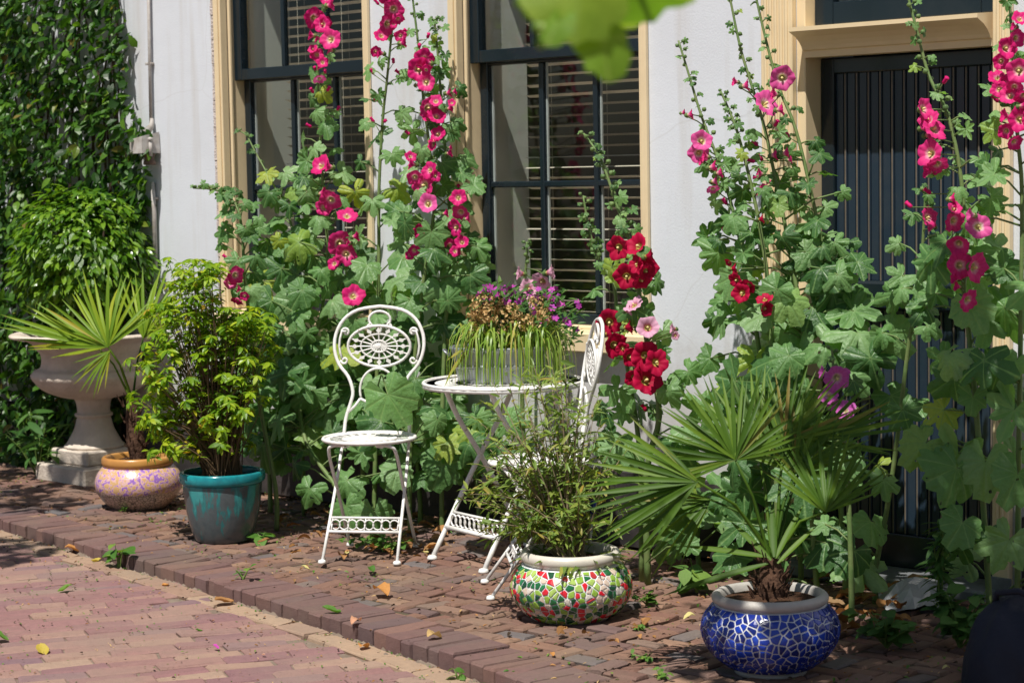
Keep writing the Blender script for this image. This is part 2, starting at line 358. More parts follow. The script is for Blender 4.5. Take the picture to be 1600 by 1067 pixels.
MT['purple'] = leafmat('purple_petal', [(0,(.50,.05,.42)),(.6,(.62,.10,.45)),(1,(.42,.06,.5))], .25, .6, .2, tcol=(1.1,1,1.1))
MT['tarp'] = plain('dark_navy_fabric', (.012,.015,.028), .75, .3, c2=(.017,.02,.034), scale=9, bump=.35, bscale=30)
MT['iron'] = plain('grey_painted_pipe', (.46,.44,.42), .6, .4, c2=(.32,.28,.25), scale=20, bump=.2)
MT['rust'] = plain('rusty_brown_metal', (.15,.095,.07), .75, .3, c2=(.09,.06,.05), scale=30, bump=.4)
MT['poly'] = plain('crumpled_grey_film', (.34,.35,.37), .18, .6, c2=(.24,.25,.27), scale=5)

def tealmat():
    n = NB('drip_glaze'); oc = n.coord('Object')
    mp = n.node('ShaderNodeMapping', {'Vector': oc}); mp.inputs['Scale'].default_value = (16, 16, 4.2)
    nz = n.noise(1, 4, .6, vec=mp.outputs[0])
    sx = n.node('ShaderNodeSeparateXYZ', {0: oc})
    g = n.node('ShaderNodeMath', {0: sx.outputs[2], 1: .9, 2: -.10}, operation='MULTIPLY_ADD').outputs[0]
    a = n.node('ShaderNodeMath', {0: nz, 1: g}, operation='ADD').outputs[0]
    c = n.ramp(a, [(.555, (.085,.105,.112)), (.595, (.03,.17,.175)), (.66, (.045,.27,.27))])
    c = n.mix(n.ramp(n.noise(40, 4), [(.4,(0,0,0)),(.8,(.6,.6,.6))]), c, n.mix(1.0, c, (.6,.66,.7), 'MULTIPLY'))
    n.set(Base_Color=c, Roughness=.2); n.bump(n.noise(22, 3), .1, .004); return n.m
MT['teal_body'] = tealmat()
MT['teal_rim'] = plain('turquoise_glaze', (.01,.16,.19), .2, .5, c2=(.012,.25,.27), scale=25)
def pinkpot():
    n = NB('painted_swirl_glaze'); oc = n.coord('Object')
    w = n.node('ShaderNodeTexNoise', {'Vector': oc, 'Scale': 38, 'Detail': 1.5, 'Distortion': 1.6}).outputs[0]
    c = n.ramp(w, [(.30, (.26,.12,.42)), (.42, (.30,.15,.46)), (.455, (.58,.36,.36)), (.52, (.62,.40,.38)), (.56, (.52,.32,.14)), (.75, (.55,.35,.17))])
    sx = n.node('ShaderNodeSeparateXYZ', {0: oc})
    vz = n.node('ShaderNodeTexVoronoi', {'Vector': oc, 'Scale': 70}, feature='DISTANCE_TO_EDGE').outputs[0]
    cr = n.ramp(vz, [(.03, (.10,.075,.06)), (.11, (.50,.37,.30))])
    k = n.node('ShaderNodeMath', {0: n.node('ShaderNodeMath', {0: n.noise(9, 3), 1: .05}, operation='MULTIPLY').outputs[0], 1: sx.outputs[2]}, operation='ADD').outputs[0]
    c = n.mix(n.ramp(k, [(.107, (1,1,1)), (.113, (0,0,0))]), c, cr)
    n.set(Base_Color=c, Roughness=.28); n.bump(vz, .2, .004); return n.m
MT['pink_body'] = pinkpot()

# ------------------------------------------------------------------ the house
HX0, HX1, HZ = -7.5, 3.6, 3.1
house = empty('house', (-1.2, 0.1, 0), 'white stucco house front with cream window casings and dark ribbed door', 'house')
W_OPEN = [(-3.298, -2.317), (-1.775, -.794)]
WZ0, WZ1 = .74, 2.75
DX0, DX1 = -.095, .69
TH = .34
# one wall shell with rectangular openings, built as butted blocks
wb = MB()
xs = [HX0, W_OPEN[0][0], W_OPEN[0][1], W_OPEN[1][0], W_OPEN[1][1], DX0, DX1, HX1]
for i in range(len(xs)-1):
    a, b = xs[i], xs[i+1]
    if i in (1, 3): wb.box(a, b, 0, TH, .0, WZ0); wb.box(a, b, 0, TH, WZ1, HZ)
    elif i == 5: wb.box(a, b, 0, TH, 2.75, HZ)
    else: wb.box(a, b, 0, TH, 0, HZ)
pm('wall', wb, MT['wall'], house)
pb = MB()
pb.bbox(HX0, DX0-.15, -.018, -.002, 0, .288, .004); pb.bbox(DX1+.10, HX1, -.018, -.002, 0, .288, .004)
pm('plinth', pb, MT['plinth'], house)
# rough unpainted strip left of the first casing
rs = MB()
for k in range(46):
    z = .35+k*.055; w = RND.uniform(.012, .024)
    rs.bbox(-3.352-w*.5, -3.352+w*.5, -.006-RND.uniform(0, .004), .002, z, z+.054, .002)
pm('render_edge', rs, plain('rough_lime_render', (.60,.53,.50), .95, .1, c2=(.42,.36,.33), scale=40, bump=1, bscale=90), house)
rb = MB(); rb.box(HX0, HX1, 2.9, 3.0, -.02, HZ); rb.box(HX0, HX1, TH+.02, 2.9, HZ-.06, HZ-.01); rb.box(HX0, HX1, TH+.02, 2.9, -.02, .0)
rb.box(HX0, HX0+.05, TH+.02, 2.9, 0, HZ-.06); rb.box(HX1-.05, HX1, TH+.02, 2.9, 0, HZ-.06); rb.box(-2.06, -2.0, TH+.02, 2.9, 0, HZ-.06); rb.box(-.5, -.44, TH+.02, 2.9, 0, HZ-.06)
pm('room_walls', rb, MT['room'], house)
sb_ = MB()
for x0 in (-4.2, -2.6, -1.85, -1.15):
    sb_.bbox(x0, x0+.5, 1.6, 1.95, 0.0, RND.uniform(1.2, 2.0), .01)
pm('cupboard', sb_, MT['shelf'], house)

def frame_profile(x0, x1, z0, z1, fw, y0, y1, name, parent, mat=None):
    b = MB()
    b.bbox(x0, x0+fw, y0, y1, z0, z1, .003); b.bbox(x1-fw, x1, y0, y1, z0, z1, .003)
    b.bbox(x0+fw+.0005, x1-fw-.0005, y0+.001, y1-.001, z1-fw, z1, .003); b.bbox(x0+fw+.0005, x1-fw-.0005, y0+.001, y1-.001, z0, z0+fw, .003)
    return pm(name, b, mat or MT['navy'], parent)

def window(x0, x1):
    win = empty_part('window', house, ((x0+x1)/2, 0, WZ0))
    # cream casing: narrow front band, bead, groove, deep reveal
    for s, xe, xi in ((1, x0-.03, x0), (-1, x1+.03, x1)):
        b = MB()
        a, c = sorted((xe, xi)); b.bbox(a, c, -.022, -.001, WZ0+.09, 2.8, .004)
        a, c = sorted((xi, xi+s*.012)); b.bbox(a-.0, c, -.014, .028, WZ0+.09, 2.8, .004)
        a, c = sorted((xi+s*.0005, xi+s*.018)); b.bbox(a, c, .032, .052, WZ0+.09, 2.8, .006)
        a, c = sorted((xi+s*.0005, xi+s*.010)); b.bbox(a, c, .055, .155, WZ0+.09, 2.8, .002)
        pm('casing', b, MT['cream'], win)
    b = MB(); b.bbox(x0-.045, x1+.045, -.06, .0595, WZ0-.005, WZ0+.072, .006); b.bbox(x0+.0, x1-.0, .06, .17, WZ0+.01, WZ0+.085, .003)
    pm('sill', b, MT['cream'], win)
    us0, us1 = x0+.012, x1-.012
    # upper sash (outer), lower sash (inner)
    frame_profile(us0, us1, 1.868, 2.745, .05, .062, .108, 'upper_sash', win)
    frame_profile(us0+.004, us1-.004, WZ0+.086, 1.90, .042, .1125, .152, 'lower_sash', win)
    wI = us1-us0-.1; pw = wI/3
    for k in (1, 2):
        xm = us0+.05+pw*k
        b = MB(); b.bbox(xm-.011, xm+.011, .070, .100, 1.9185, 2.694, .004); pm('muntin', b, MT['navy'], win)
        b = MB(); b.bbox(xm-.012, xm+.012, .118, .148, WZ0+.1285, 1.8575, .004); pm('muntin', b, MT['navy'], win)
    b = MB(); b.bbox(us0+.047, us1-.047, .120, .146, 1.366, 1.390, .004); pm('muntin', b, MT['navy'], win)
    zr = [(WZ0+.1285, 1.366), (1.390, 1.8575)]
    for k in range(3):
        xa = us0+.05+pw*k+(.012 if k else -.003); xb = us0+.05+pw*(k+1)-(.012 if k < 2 else -.003)
        for (za, zb) in zr:
            b = MB(); b.box(xa, xb, .134, .137, za, zb); pm('pane', b, MT['glass'], win)
        b = MB(); b.box(xa, xb, .085, .088, 1.9185, 2.694); pm('pane', b, MT['glass'], win)
        # white putty bead on the inner side of each upright
        b = MB(); b.box(xa, xa+.007, .138, .146, zr[0][0], zr[0][1]); b.box(xa, xa+.007, .138, .146, zr[1][0], zr[1][1]); pm('putty_bead', b, MT['putty'], win)
    b = MB()
    b.bbox(x0-.02, x0+.012, .158, .40, WZ0+.08, 2.75, .003); b.bbox(x1-.012, x1+.02, .158, .40, WZ0+.08, 2.75, .003)
    b.bbox(x0+.0125, x1-.0125, .172, .46, WZ0+.02, WZ0+.075, .003); b.bbox(x0+.0125, x1-.0125, .158, .40, 2.70, 2.75, .003)
    pm('inner_lining', b, MT['inner'], win)
    return win
def empty_part(name, parent, loc):
    o = bpy.data.objects.new(name, None); o.empty_display_size = .05
    return link(o, parent, Matrix.Translation(Vector(loc)))
for (a, b_) in W_OPEN: window(a, b_)

def blind(x0, x1, label, y=.27):
    root = empty('venetian_blind', ((x0+x1)/2, y, WZ0+.1), label, 'blind', 'venetian blinds behind the sash windows')
    m_ = MB(); vs = []
    w = (x1-x0)/2; d = .019
    for i in range(5):
        t = -1+i*.5; vs.append((-w, t*d, -t*t*.003)); vs.append((w, t*d, -t*t*.003))
    m_.add(vs, [(2*i, 2*i+1, 2*i+3, 2*i+2) for i in range(4)])
    me = m_.mesh('slat', MT['slat'])
    z = WZ0+.125; k = 0
    while z < 2.66:
        tilt = math.radians(-12+RND.uniform(-3, 3) + (16 if (1.10 < z < 1.2 or 1.44 < z < 1.50) else 0))
        part('slat', me, root, Matrix.Translation(((x0+x1)/2+RND.uniform(-.002, .002), y, z)) @ Matrix.Rotation(tilt, 4, 'X') @ Matrix.Rotation(RND.uniform(-.002, .002), 4, 'Y'))
        z += .0415; k += 1
    b = MB()
    for t in (.14, .5, .86):
        xx = x0+(x1-x0)*t
        for yy in (y-.021, y+.021): b.tube([(xx, yy, WZ0+.12), (xx, yy, 2.68)], .0011, 4)
    pm('cord', b, MT['slat'], root)
    b = MB(); b.bbox(x0, x1, y-.02, y+.02, WZ0+.095, WZ0+.113, .003); pm('bottom_rail', b, MT['slat'], root)
    b = MB(); b.bbox(x0, x1, y-.024, y+.024, 2.67, 2.705, .003); pm('head_rail', b, MT['slat'], root)
blind(-3.17, -2.335, 'slatted blind in the window behind the tall magenta hollyhocks')
blind(-1.645, -.812, 'slatted blind in the window behind the round table and flower tub')

# ------------------------------------------------------------------ door
door = empty_part('door', house, ((DX0+DX1)/2, .1, 0))
YD = .10
b = MB()
# fluted pilasters
for (x0, x1) in ((DX0-.135, DX0), (DX1, DX1+.062)):
    b.bbox(x0, x1, -.03, -.0005, .0 if x0 > 0 else .0, 2.80, .004)
    nfl = 5 if x1-x0 > .1 else 2
    for k in range(nfl):
        xx = x0+.012+(x1-x0-.024)*(k+.5)/nfl; b.tube([(xx, -.030, .20), (xx, -.030, 2.78)], .0075, 6)
pm('door_casing', b, MT['cream'], door)
b = MB(); b.bbox(DX0-.012, DX0+.034, .001, YD+.02, 0.045, 2.80, .003); b.bbox(DX1-.014, DX1+.012, .001, YD+.02, .045, 2.80, .003)
pm('door_jamb', b, MT['cream'], door)
for (x0, x1) in ((DX1-.006, DX1+.075), (DX0-.14, DX0+.006)):
    b = MB(); b.bbox(x0, x1, -.036, -.0303, .0, .085, .003); pm('casing_foot', b, MT['bluestone'], door)
# cornice over the door
prof = [(.06, 1.800), (-.004, 1.800), (-.006, 1.822), (-.016, 1.826), (-.022, 1.838), (-.034, 1.852), (-.055, 1.868), (-.082, 1.880), (-.095, 1.886), (-.095, 1.900), (.06, 1.912)]
xa, xb = DX0+.0345, DX1-.0145
vs = [(xa, y, z) for y, z in prof]+[(xb, y, z) for y, z in prof]; n_ = len(prof)
b = MB(); b.add(vs, [(i, (i+1) % n_, (i+1) % n_+n_, i+n_) for i in range(n_)]+[tuple(range(n_))[::-1], tuple(range(n_, 2*n_))])
pm('cornice', b, MT['cream'], door)
frame_profile(xa+.001, xb-.001, 1.9125, 2.70, .075, .055, .10, 'fanlight_frame', door)
b = MB(); b.bbox((xa+xb)/2-.02, (xa+xb)/2+.02, .062, .094, 1.989, 2.624, .003); pm('fanlight_bar', b, MT['navy'], door)
for (p, q) in ((xa+.077, (xa+xb)/2-.0205), ((xa+xb)/2+.0205, xb-.077)):
    b = MB(); b.box(p, q, .076, .079, 1.989, 2.624); pm('pane', b, MT['glass'], door)
b = MB(); b.box(DX0, DX1, .55, .58, 1.95, 2.75); pm('fanlight_curtain', b, plain('pale_curtain', (.62,.62,.60), .9, .1), door)
# leaf: stiles, rails, ribbed boards
b = MB()
b.bbox(xa+.0005, xa+.055, YD-.012, YD+.035, .045, 1.799, .004); b.bbox(xb-.055, xb-.0005, YD-.012, YD+.035, .045, 1.799, .004)
pm('stile', b, MT['navy'], door)
for (z0, z1, pr) in ((1.745, 1.7985, .012), (.93, 1.03, .030), (.045, .16, .018)):
    b = MB(); b.bbox(xa+.0555, xb-.0555, YD-pr, YD+.03, z0, z1, .010 if pr > .02 else .004); pm('rail', b, MT['navy'], door)
NBRD = 13
bx0, bx1 = xa+.056, xb-.056; pw = (bx1-bx0)/NBRD
def boardmesh(z0, z1):
    w = pw; pr = [(0, .004), (.001, 0), (w*.60, 0), (w*.66, .010), (w*.70, .010)]
    for i in range(7):
        a = math.pi*i/6; pr.append((w*.835-math.cos(a)*w*.13, .003-math.sin(a)*.010))
    pr += [(w*.985, .012), (w, .012)]
    m_ = MB(); k = len(pr); vs = [(x, y, z0) for x, y in pr]+[(x, y, z1) for x, y in pr]
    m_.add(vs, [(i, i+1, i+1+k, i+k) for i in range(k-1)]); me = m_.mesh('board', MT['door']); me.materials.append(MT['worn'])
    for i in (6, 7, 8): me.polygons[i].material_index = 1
    return me
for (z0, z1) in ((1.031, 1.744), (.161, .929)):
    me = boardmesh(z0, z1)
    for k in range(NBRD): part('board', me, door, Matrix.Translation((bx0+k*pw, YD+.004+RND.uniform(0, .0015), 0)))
b = MB(); b.box(bx0, bx1, YD+.02, YD+.034, .05, 1.79); pm('door_back', b, MT['navy'], door)
b = MB(); b.bbox(DX0-.02, DX1+.02, -.10, .20, .0, .044, .008); pm('threshold', b, MT['bluestone'], door)

# pipe and fitting on the wall
pipe = empty('wall_pipe', PY(232, 330, -.02), 'thin grey pipe with a box fitting on the white wall beside the creeper', 'pipe')
b = MB(); p0 = PY(231, -60, -.02); p1 = PY(236, 200, -.02); b.tube([p0, p1], .008, 8); pm('conduit', b, MT['iron'], pipe, True)
b = MB(); b.tube([PY(238, 285, -.02), PY(241, 330, -.025), PY(243, 430, -.025)], .011, 8); pm('lower_pipe', b, MT['iron'], pipe, True)
c0 = PY(228, 225, -.05)
b = MB(); vs = [(-.055,-.06,-.045),(.05,-.06,-.045),(.05,.045,-.045),(-.055,.045,-.045),(-.05,-.055,.02),(.045,-.055,.035),(.045,.045,.055),(-.05,.045,.04)]
b.add(vs, [(0,3,2,1),(4,5,6,7),(0,1,5,4),(1,2,6,5),(2,3,7,6),(3,0,4,7)], Matrix.Translation(c0)); pm('fitting_box', b, MT['iron'], pipe)
b = MB(); b.tube([c0+Vector((0,0,.05)), c0+Vector((.01,.03,.085)), c0+Vector((.012,.03,.12))], [.022,.014,.008], 8); pm('hood', b, MT['iron'], pipe, True)
b = MB(); b.lathe([(.026,-.10),(.03,-.098),(.03,-.085),(.022,-.08),(.022,-.06),(.028,-.055),(.028,-.044)], 14, Matrix.Translation(c0+Vector((.025,.0,0)))); pm('tap_body', b, MT['rust'], pipe, True)
b = MB(); b.tube([c0+Vector((.062,-.02,-.06)), c0+Vector((.062,-.02,.01))], .008, 8); b.lathe([(.004,.01),(.012,.014),(.012,.026),(.004,.03)], 10, Matrix.Translation(c0+Vector((.062,-.02,0)))); pm('lever', b, MT['iron'], pipe, True)
for yy in (100, 310):
    b = MB(); q = PY(234 if yy < 200 else 241, yy, -.012); b.bbox(-.022, .022, -.012, .011, -.006, .006, .002, Matrix.Translation(q)); pm('clip', b, MT['iron'], pipe)
# ------------------------------------------------------------------ ground: road, kerb, brick walk
def ky(x): return -.00807*x*x-.186*x-1.742        # front edge of the kerb
ROADZ = -.037
def sheet(name, pts, z, mat, kind='structure'):
    b = MB(); b.add([(x, y, z) for x, y in pts], [tuple(range(len(pts)))])
    o = bpy.data.objects.new(name, b.mesh(name, mat)); link(o); o['kind'] = kind; return o
xr = [-60]+[-7+.25*i for i in range(45)]+[60]
def kyc(x): return ky(max(-7, min(4, x)))
walk = sheet('pavement', [(x, kyc(x)+.1) for x in xr]+[(60, 0.05), (-60, 0.05)], -.012, MT['sand'])
road = sheet('road', [(-60, -60), (60, -60)]+[(x, kyc(x)+.12) for x in xr[::-1]], ROADZ-.008, MT['road_sand'])
kerb = sheet('kerb', [(x, kyc(x)+.012) for x in xr]+[(x, kyc(x)+.19) for x in xr[::-1]], -.02, MT['sand'])

def brickmesh(L, W, H, mat, seed):
    r = random.Random(seed); b = .006
    vs = []
    for (z, ins) in ((-H, 0), (-b, 0), (0, b)):
        for sx, sy in ((-1,-1),(1,-1),(1,1),(-1,1)):
            vs.append((sx*(L/2-ins)+r.uniform(-.004,.004), sy*(W/2-ins)+r.uniform(-.003,.003), z+(r.uniform(-.002,.002) if ins else 0)))
    fs = [(0,1,5,4),(1,2,6,5),(2,3,7,6),(3,0,4,7),(4,5,9,8),(5,6,10,9),(6,7,11,10),(7,4,8,11),(8,9,10,11)]
    m_ = MB(); m_.add(vs, fs); return m_.mesh('brick', mat)
def joined(name, items, parent, mat, kind='stuff', smooth=False, attrs=()):
    """items: (mesh, world matrix) joined in one mesh"""
    V = []; Fc = []; A = {k: [] for k in attrs}; off = 0; cache = {}
    inv = np.array(WM[parent.name].inverted())
    for me, m in items:
        if me.name not in cache:
            co = np.empty(len(me.vertices)*3); me.vertices.foreach_get('co', co); co = co.reshape(-1, 3)
            at = {}
            for k in attrs:
                a = np.zeros(len(me.vertices)); 
                if k in me.attributes: me.attributes[k].data.foreach_get('value', a)
                at[k] = a
            cache[me.name] = (np.c_[co, np.ones(len(co))], [tuple(p.vertices) for p in me.polygons], at)
        co, fs, at = cache[me.name]
        V.append((co @ (inv @ np.array(m)).T)[:, :3]); Fc += [tuple(i+off for i in f) for f in fs]
        for k in attrs: A[k].append(at[k])
        off += len(co)
    if not V: return None
    me = bpy.data.meshes.new(name); me.from_pydata(np.concatenate(V).tolist(), [], Fc); me.materials.append(mat)
    if smooth: me.polygons.foreach_set('use_smooth', [True]*len(me.polygons))
    for k in attrs:
        a = me.attributes.new(k, 'FLOAT', 'POINT'); a.data.foreach_set('value', np.concatenate(A[k]))
    me.update(); o = part(name, me, parent, WM[parent.name].copy()); o['kind'] = kind; return o
def scatter(name, rest_name, items, parent, mat, n=290, attrs=('vein',), smooth=False, score=None):
    """the n that show largest become parts of their own, the rest one part"""
    def sc(it):
        p = it[1].translation; x, y, z = proj(p)
        inside = -30 < x < 1630 and -30 < y < 1097
        return (0 if inside else 1000)+(z if score is None else score(it, x, y, z))
    items = sorted(items, key=sc)
    for me, m in items[:n]: part(name, me, parent, m)
    joined(rest_name, items[n:], parent, mat, smooth=smooth, attrs=attrs)

def brick_items(L, W, H, mat, places, seed):
    mes = [brickmesh(L, W, H, mat, seed+k) for k in range(4)]
    return [(mes[RND.randrange(4)], Matrix.Translation(p) @ Matrix.Rotation(a, 4, 'Z') @ Matrix.Rotation(RND.gauss(0, .020), 4, 'X') @ Matrix.Rotation(RND.gauss(0, .016), 4, 'Y')) for p, a in places]
# walk: herringbone
BW, BL = .068, .136
pl = []
for r in range(-42, 8):
    for c in range(-104, 56):
        k = (c-r) % 4
        if k == 0: p = ((c+1)*BW, (r+.5)*BW); a = 0
        elif k == 2: p = ((c+.5)*BW, r*BW); a = math.pi/2
        else: continue
        # a slightly uneven lay
        x = p[0]+.02*math.sin(p[1]*3.1); y = p[1]+.018*math.sin(p[0]*1.7)-.03
        if y > -.03 or y < ky(x)+.165: continue
        pl.append((Vector((x+RND.gauss(0,.0035), y+RND.gauss(0,.0035), .002+.006*math.sin(x*2.3+y*4)+RND.gauss(0,.0022))), a+RND.gauss(0,.035)))
scatter('brick', 'paving_bricks', brick_items(BL-.011, BW-.011, .03, MT['brick_walk'], pl, 10), walk, MT['brick_walk'], attrs=())
# kerb: bricks on edge across the line
pl = []; x = -6.8
while x < 3.2:
    w = RND.choice((.052, .066, .08, .096))
    sl_ = -.186-.01614*x; a = math.atan(sl_); xc = x+w*.5*math.cos(a)
    pl.append((xc, ky(xc), a, w)); x += (w+.004)*math.cos(a)
for (xc, yc, a, w) in pl:
    key = round(w, 3)
    if 'kb%s' % key not in MT: MT['kb%s' % key] = [brickmesh(w, .205, .085, MT['brick_kerb'], 60+k) for k in range(3)]
    nx, ny = -math.sin(a), math.cos(a)
    part('brick', RND.choice(MT['kb%s' % key]), kerb, Matrix.Translation((xc+nx*.1025, yc+ny*.1025+RND.gauss(0,.003), .011+RND.gauss(0,.003))) @ Matrix.Rotation(a+RND.gauss(0,.012), 4, 'Z') @ Matrix.Rotation(RND.gauss(0,.015), 4, 'X'))
# road: one stretcher row along the kerb, then courses running off from it
pl = []; x = -6.8
while x < 3:
    a = math.atan(-.186-.01614*x); nx, ny = -math.sin(a), math.cos(a); xc = x+.1*math.cos(a)
    for rr in (.06,):
        pl.append((Vector((xc-nx*rr, ky(xc)-ny*rr, ROADZ+.006+RND.gauss(0,.0015))), a+RND.gauss(0,.012)))
    x += .203*math.cos(a)
scatter('brick', 'gutter_bricks', brick_items(.196, .09, .03, MT['brick_edge'], pl, 80), road, MT['brick_edge'], n=45, attrs=())
d = Vector((.446, .895)); nrm = Vector((.895, -.446)); ang = math.atan2(d.y, d.x)
pl = []
for r in range(-75, 40):
    for c in range(-40, 30):
        u = (c+(.5 if r % 2 else 0)+RND.uniform(-.12, .12)*0+.18*math.sin(r*2.1))*.205; v = r*.081
        p = Vector((0, -2.2))+d*u+nrm*v
        if p.x < -6.5 or p.x > 2.6 or p.y < -4.2: continue
        if p.y > ky(p.x)-.075: continue
        pl.append((Vector((p.x, p.y, ROADZ+.001*math.sin(p.x*3)+RND.gauss(0,.0016))), ang+RND.gauss(0,.010)))
scatter('brick', 'road_bricks', brick_items(.201, .0775, .03, MT['brick_road'], pl, 90), road, MT['brick_road'], n=250, attrs=())

# ------------------------------------------------------------------ leaf and flower shapes
def simple_leaf(name, mat, l=1.0, w=.4, fold=.12, curl=.18, rows=3, tip=1.0, base=.12):
    b = MB(); vs = [(0, 0, 0)]; vein = [1]
    for i in range(1, rows+1):
        t = i/(rows+1); ww = w*.5*math.sin(math.pi*(t**.85))**.8
        if base > .5: ww = w*.5*math.sin(math.pi*(t**1.6))**.75
        z = -curl*t*t*l
        vs += [(-ww, t*l, z+fold*ww*2), (0, t*l, z), (ww, t*l, z+fold*ww*2)]; vein += [0, 1, 0]
    vs.append((0, l, -curl*l*tip)); vein.append(1); e = len(vs)-1
    fs = [(0, 2, 1), (0, 3, 2)]
    for i in range(rows-1):
        a = 1+i*3; fs += [(a, a+1, a+4, a+3), (a+1, a+2, a+5, a+4)]
    a = 1+(rows-1)*3; fs += [(a, a+1, e), (a+1, a+2, e)]
    b.add(vs, fs); return b.mesh(name, mat, True, {'vein': vein})
def blade(name, mat, l=1.0, w=.05, droop=.3, rows=6, fold=.35):
    b = MB(); vs = []; vein = []
    for i in range(rows+1):
        t = i/rows; ww = w*.5*(min(1, .35+t*3) if t < .6 else max(.03, (1-t)/.4)**.8); z = -droop*l*t**2.4
        vs += [(-ww, t*l, z+fold*ww), (0, t*l, z), (ww, t*l, z+fold*ww)]; vein += [0, 0, 0]
    fs = []
    for i in range(rows):
        a = i*3; fs += [(a, a+1, a+4, a+3), (a+1, a+2, a+5, a+4)]
    b.add(vs, fs); return b.mesh(name, mat, True, {'vein': vein})
def lobed_leaf(name, mat, seed, lobes=5, depth=.28, cup=.10, na=41):
    r = random.Random(seed); b = MB(); vs = [(0, 0, 0)]; vein = [1.0]
    A = math.radians(158); rings = (.34, .68, 1.0); rows = []
    ph = [r.uniform(.74, 1.14) for _ in range(lobes)]
    for j, q in enumerate(rings):
        row = []
        for i in range(na):
            u = i/(na-1); th = -A+2*A*u
            lp = u*lobes; li = min(lobes-1, int(lp)); c = math.cos((lp-li-.5)*math.pi)      # 1 at a lobe's middle
            R = (1-depth+depth*max(0, c)**.7)*ph[li]*(.80+.20*math.cos(th*.5))
            if j == 2: R *= 1+.05*math.sin(i*2.1+seed)+r.uniform(-.045, .045)
            rad = q*(R if j else .9*(.6*R+.4))
            x = rad*math.sin(th); y = rad*math.cos(th)
            fold = (.5-c)*(.085 if depth > .2 else .04)*q; z = fold-cup*q*q+r.uniform(-.03, .03)*q+.08*math.sin(th*2.3+seed)*q+.03*math.sin(th*5.1+seed*2)*q*q-.10*q*q*max(0, math.cos(th))
            row.append(len(vs)); vs.append((x*.92, y*.92, z)); vein.append(1.0 if abs(lp-li-.5) < .5*lobes/(na-1)*1.01 else 0.0)
        rows.append(row)
    fs = [(0, rows[0][i+1], rows[0][i]) for i in range(na-1)]
    for j in range(2):
        for i in range(na-1): fs.append((rows[j][i], rows[j][i+1], rows[j+1][i+1], rows[j+1][i]))
    b.add(vs, fs); return b.mesh(name, mat, True, {'vein': vein})
def corolla(name, mat, seed, openness=1.0):
    r = random.Random(seed); na = 35; prof = [(.07, -.42), (.20, -.24), (.42, -.06), (.70, .05), (.90, .08), (1.0, .05)]
    if openness < 1: prof = [(a*(.45+.55*openness) if a > .2 else a, z+(1-openness)*a*.95) for a, z in prof]
    vs = []; rad = []; vein = []; off = r.uniform(0, 6)
    amp = [r.uniform(.8, 1.2) for _ in range(na)]
    for k, (q, z) in enumerate(prof):
        for i in range(na):
            th = 2*math.pi*i/na; pet = math.cos(5*th+off)
            R = q*(1+.075*pet*q+.05*math.sin(2*th+seed*1.7)*q)*(1+(amp[i]-1)*.20*q)
            zz = z+(.085*math.sin(10*th+off*2+seed)*amp[i]+.07*math.sin(5*th+off+1.2)+.06*math.sin(2*th+seed))*q*q+(.05*math.sin(17*th+off))*q**4
            vs.append((R*math.cos(th), R*math.sin(th), zz)); rad.append(prof[k][0] if openness >= 1 else [.07,.2,.42,.7,.9,1][k]); vein.append(1.0 if i % 2 else 0.0)
    fs = [(k*na+i, k*na+(i+1) % na, (k+1)*na+(i+1) % na, (k+1)*na+i) for k in range(len(prof)-1) for i in range(na)]
    fs.append(tuple(range(na))[::-1])
    b = MB(); b.add(vs, fs); return b.mesh(name, mat, True, {'rad': rad, 'vein': vein})
HL = [lobed_leaf('leaf', MT['holly'], 3+k, 5 if k % 3 else 7, (.42, .34, .54, .40, .30, .50, .44, .58, .38, .52)[k], (.06, .22, .1, .34, .02, .14, -.12, .28, .45, .18)[k]) for k in range(10)]
HLR = [lobed_leaf('leaf', MT['holly'], 31+k, 7, .13, .08+.08*k) for k in range(2)]
CORO = {}
for cn in ('magenta', 'hot', 'pink', 'pale', 'red', 'orchid'):
    CORO[cn] = [corolla('corolla', MT['fl_'+cn], 5+k, (1, 1, .86, .74, 1, .92)[k]) for k in range(6)]+[corolla('corolla', MT['fl_'+cn], 12, .5)]
b = MB(); b.lathe([(.035,-.30),(.06,-.2),(.085,-.05),(.10,.06),(.09,.14),(.04,.19)], 8, wob=lambda a, z: .18*math.sin(a*4+z*60)); STAM = b.mesh('stamen', MT['pollen'], True)
def calyxmesh():
    b = MB(); vs = [(0, 0, -.62)]; n = 10
    for k, (q, z) in enumerate(((.16, -.56), (.30, -.40), (.36, -.24))):
        for i in range(n):
            a = 2*math.pi*i/n; qq = q*(1 if k < 2 else (1.25 if i % 2 else .7)); vs.append((qq*math.cos(a), qq*math.sin(a), z+(.10 if k == 2 and i % 2 else 0)))
    fs = [(0, 1+(i+1) % n, 1+i) for i in range(n)]
    for k in range(2): fs += [(1+k*n+i, 1+k*n+(i+1) % n, 1+(k+1)*n+(i+1) % n, 1+(k+1)*n+i) for i in range(n)]
    b.add(vs, fs); return b.mesh('calyx', MT['calyx'], True, {'vein': [0]*len(vs)})
CALYX = calyxmesh()
def budmesh(tipmat=False):
    b = MB(); b.lathe([(.15,-.2),(.7,.05),(1.0,.55),(.92,1.0),(.55,1.45),(.16,1.75)], 8, wob=lambda a, z: .10*math.cos(a*5)); return b.mesh('bud', MT['calyx'], True, {'vein': [0]*48})
BUD = budmesh()
def pinkbud(mat):
    b = MB(); b.lathe([(.2,0),(.55,.4),(.62,1.1),(.5,1.9),(.75,2.5),(.35,2.6)], 9, wob=lambda a, z: .16*math.sin(a*4+z*2)); n_ = len(b.v); return b.mesh('petal_bud', mat, True, {'rad': [.85]*n_, 'vein': [0]*n_})
PBUD = {cn: pinkbud(MT['fl_'+cn]) for cn in CORO}
TOCAM = (CAM-Vector((-.5, -.3, 1))).normalized()

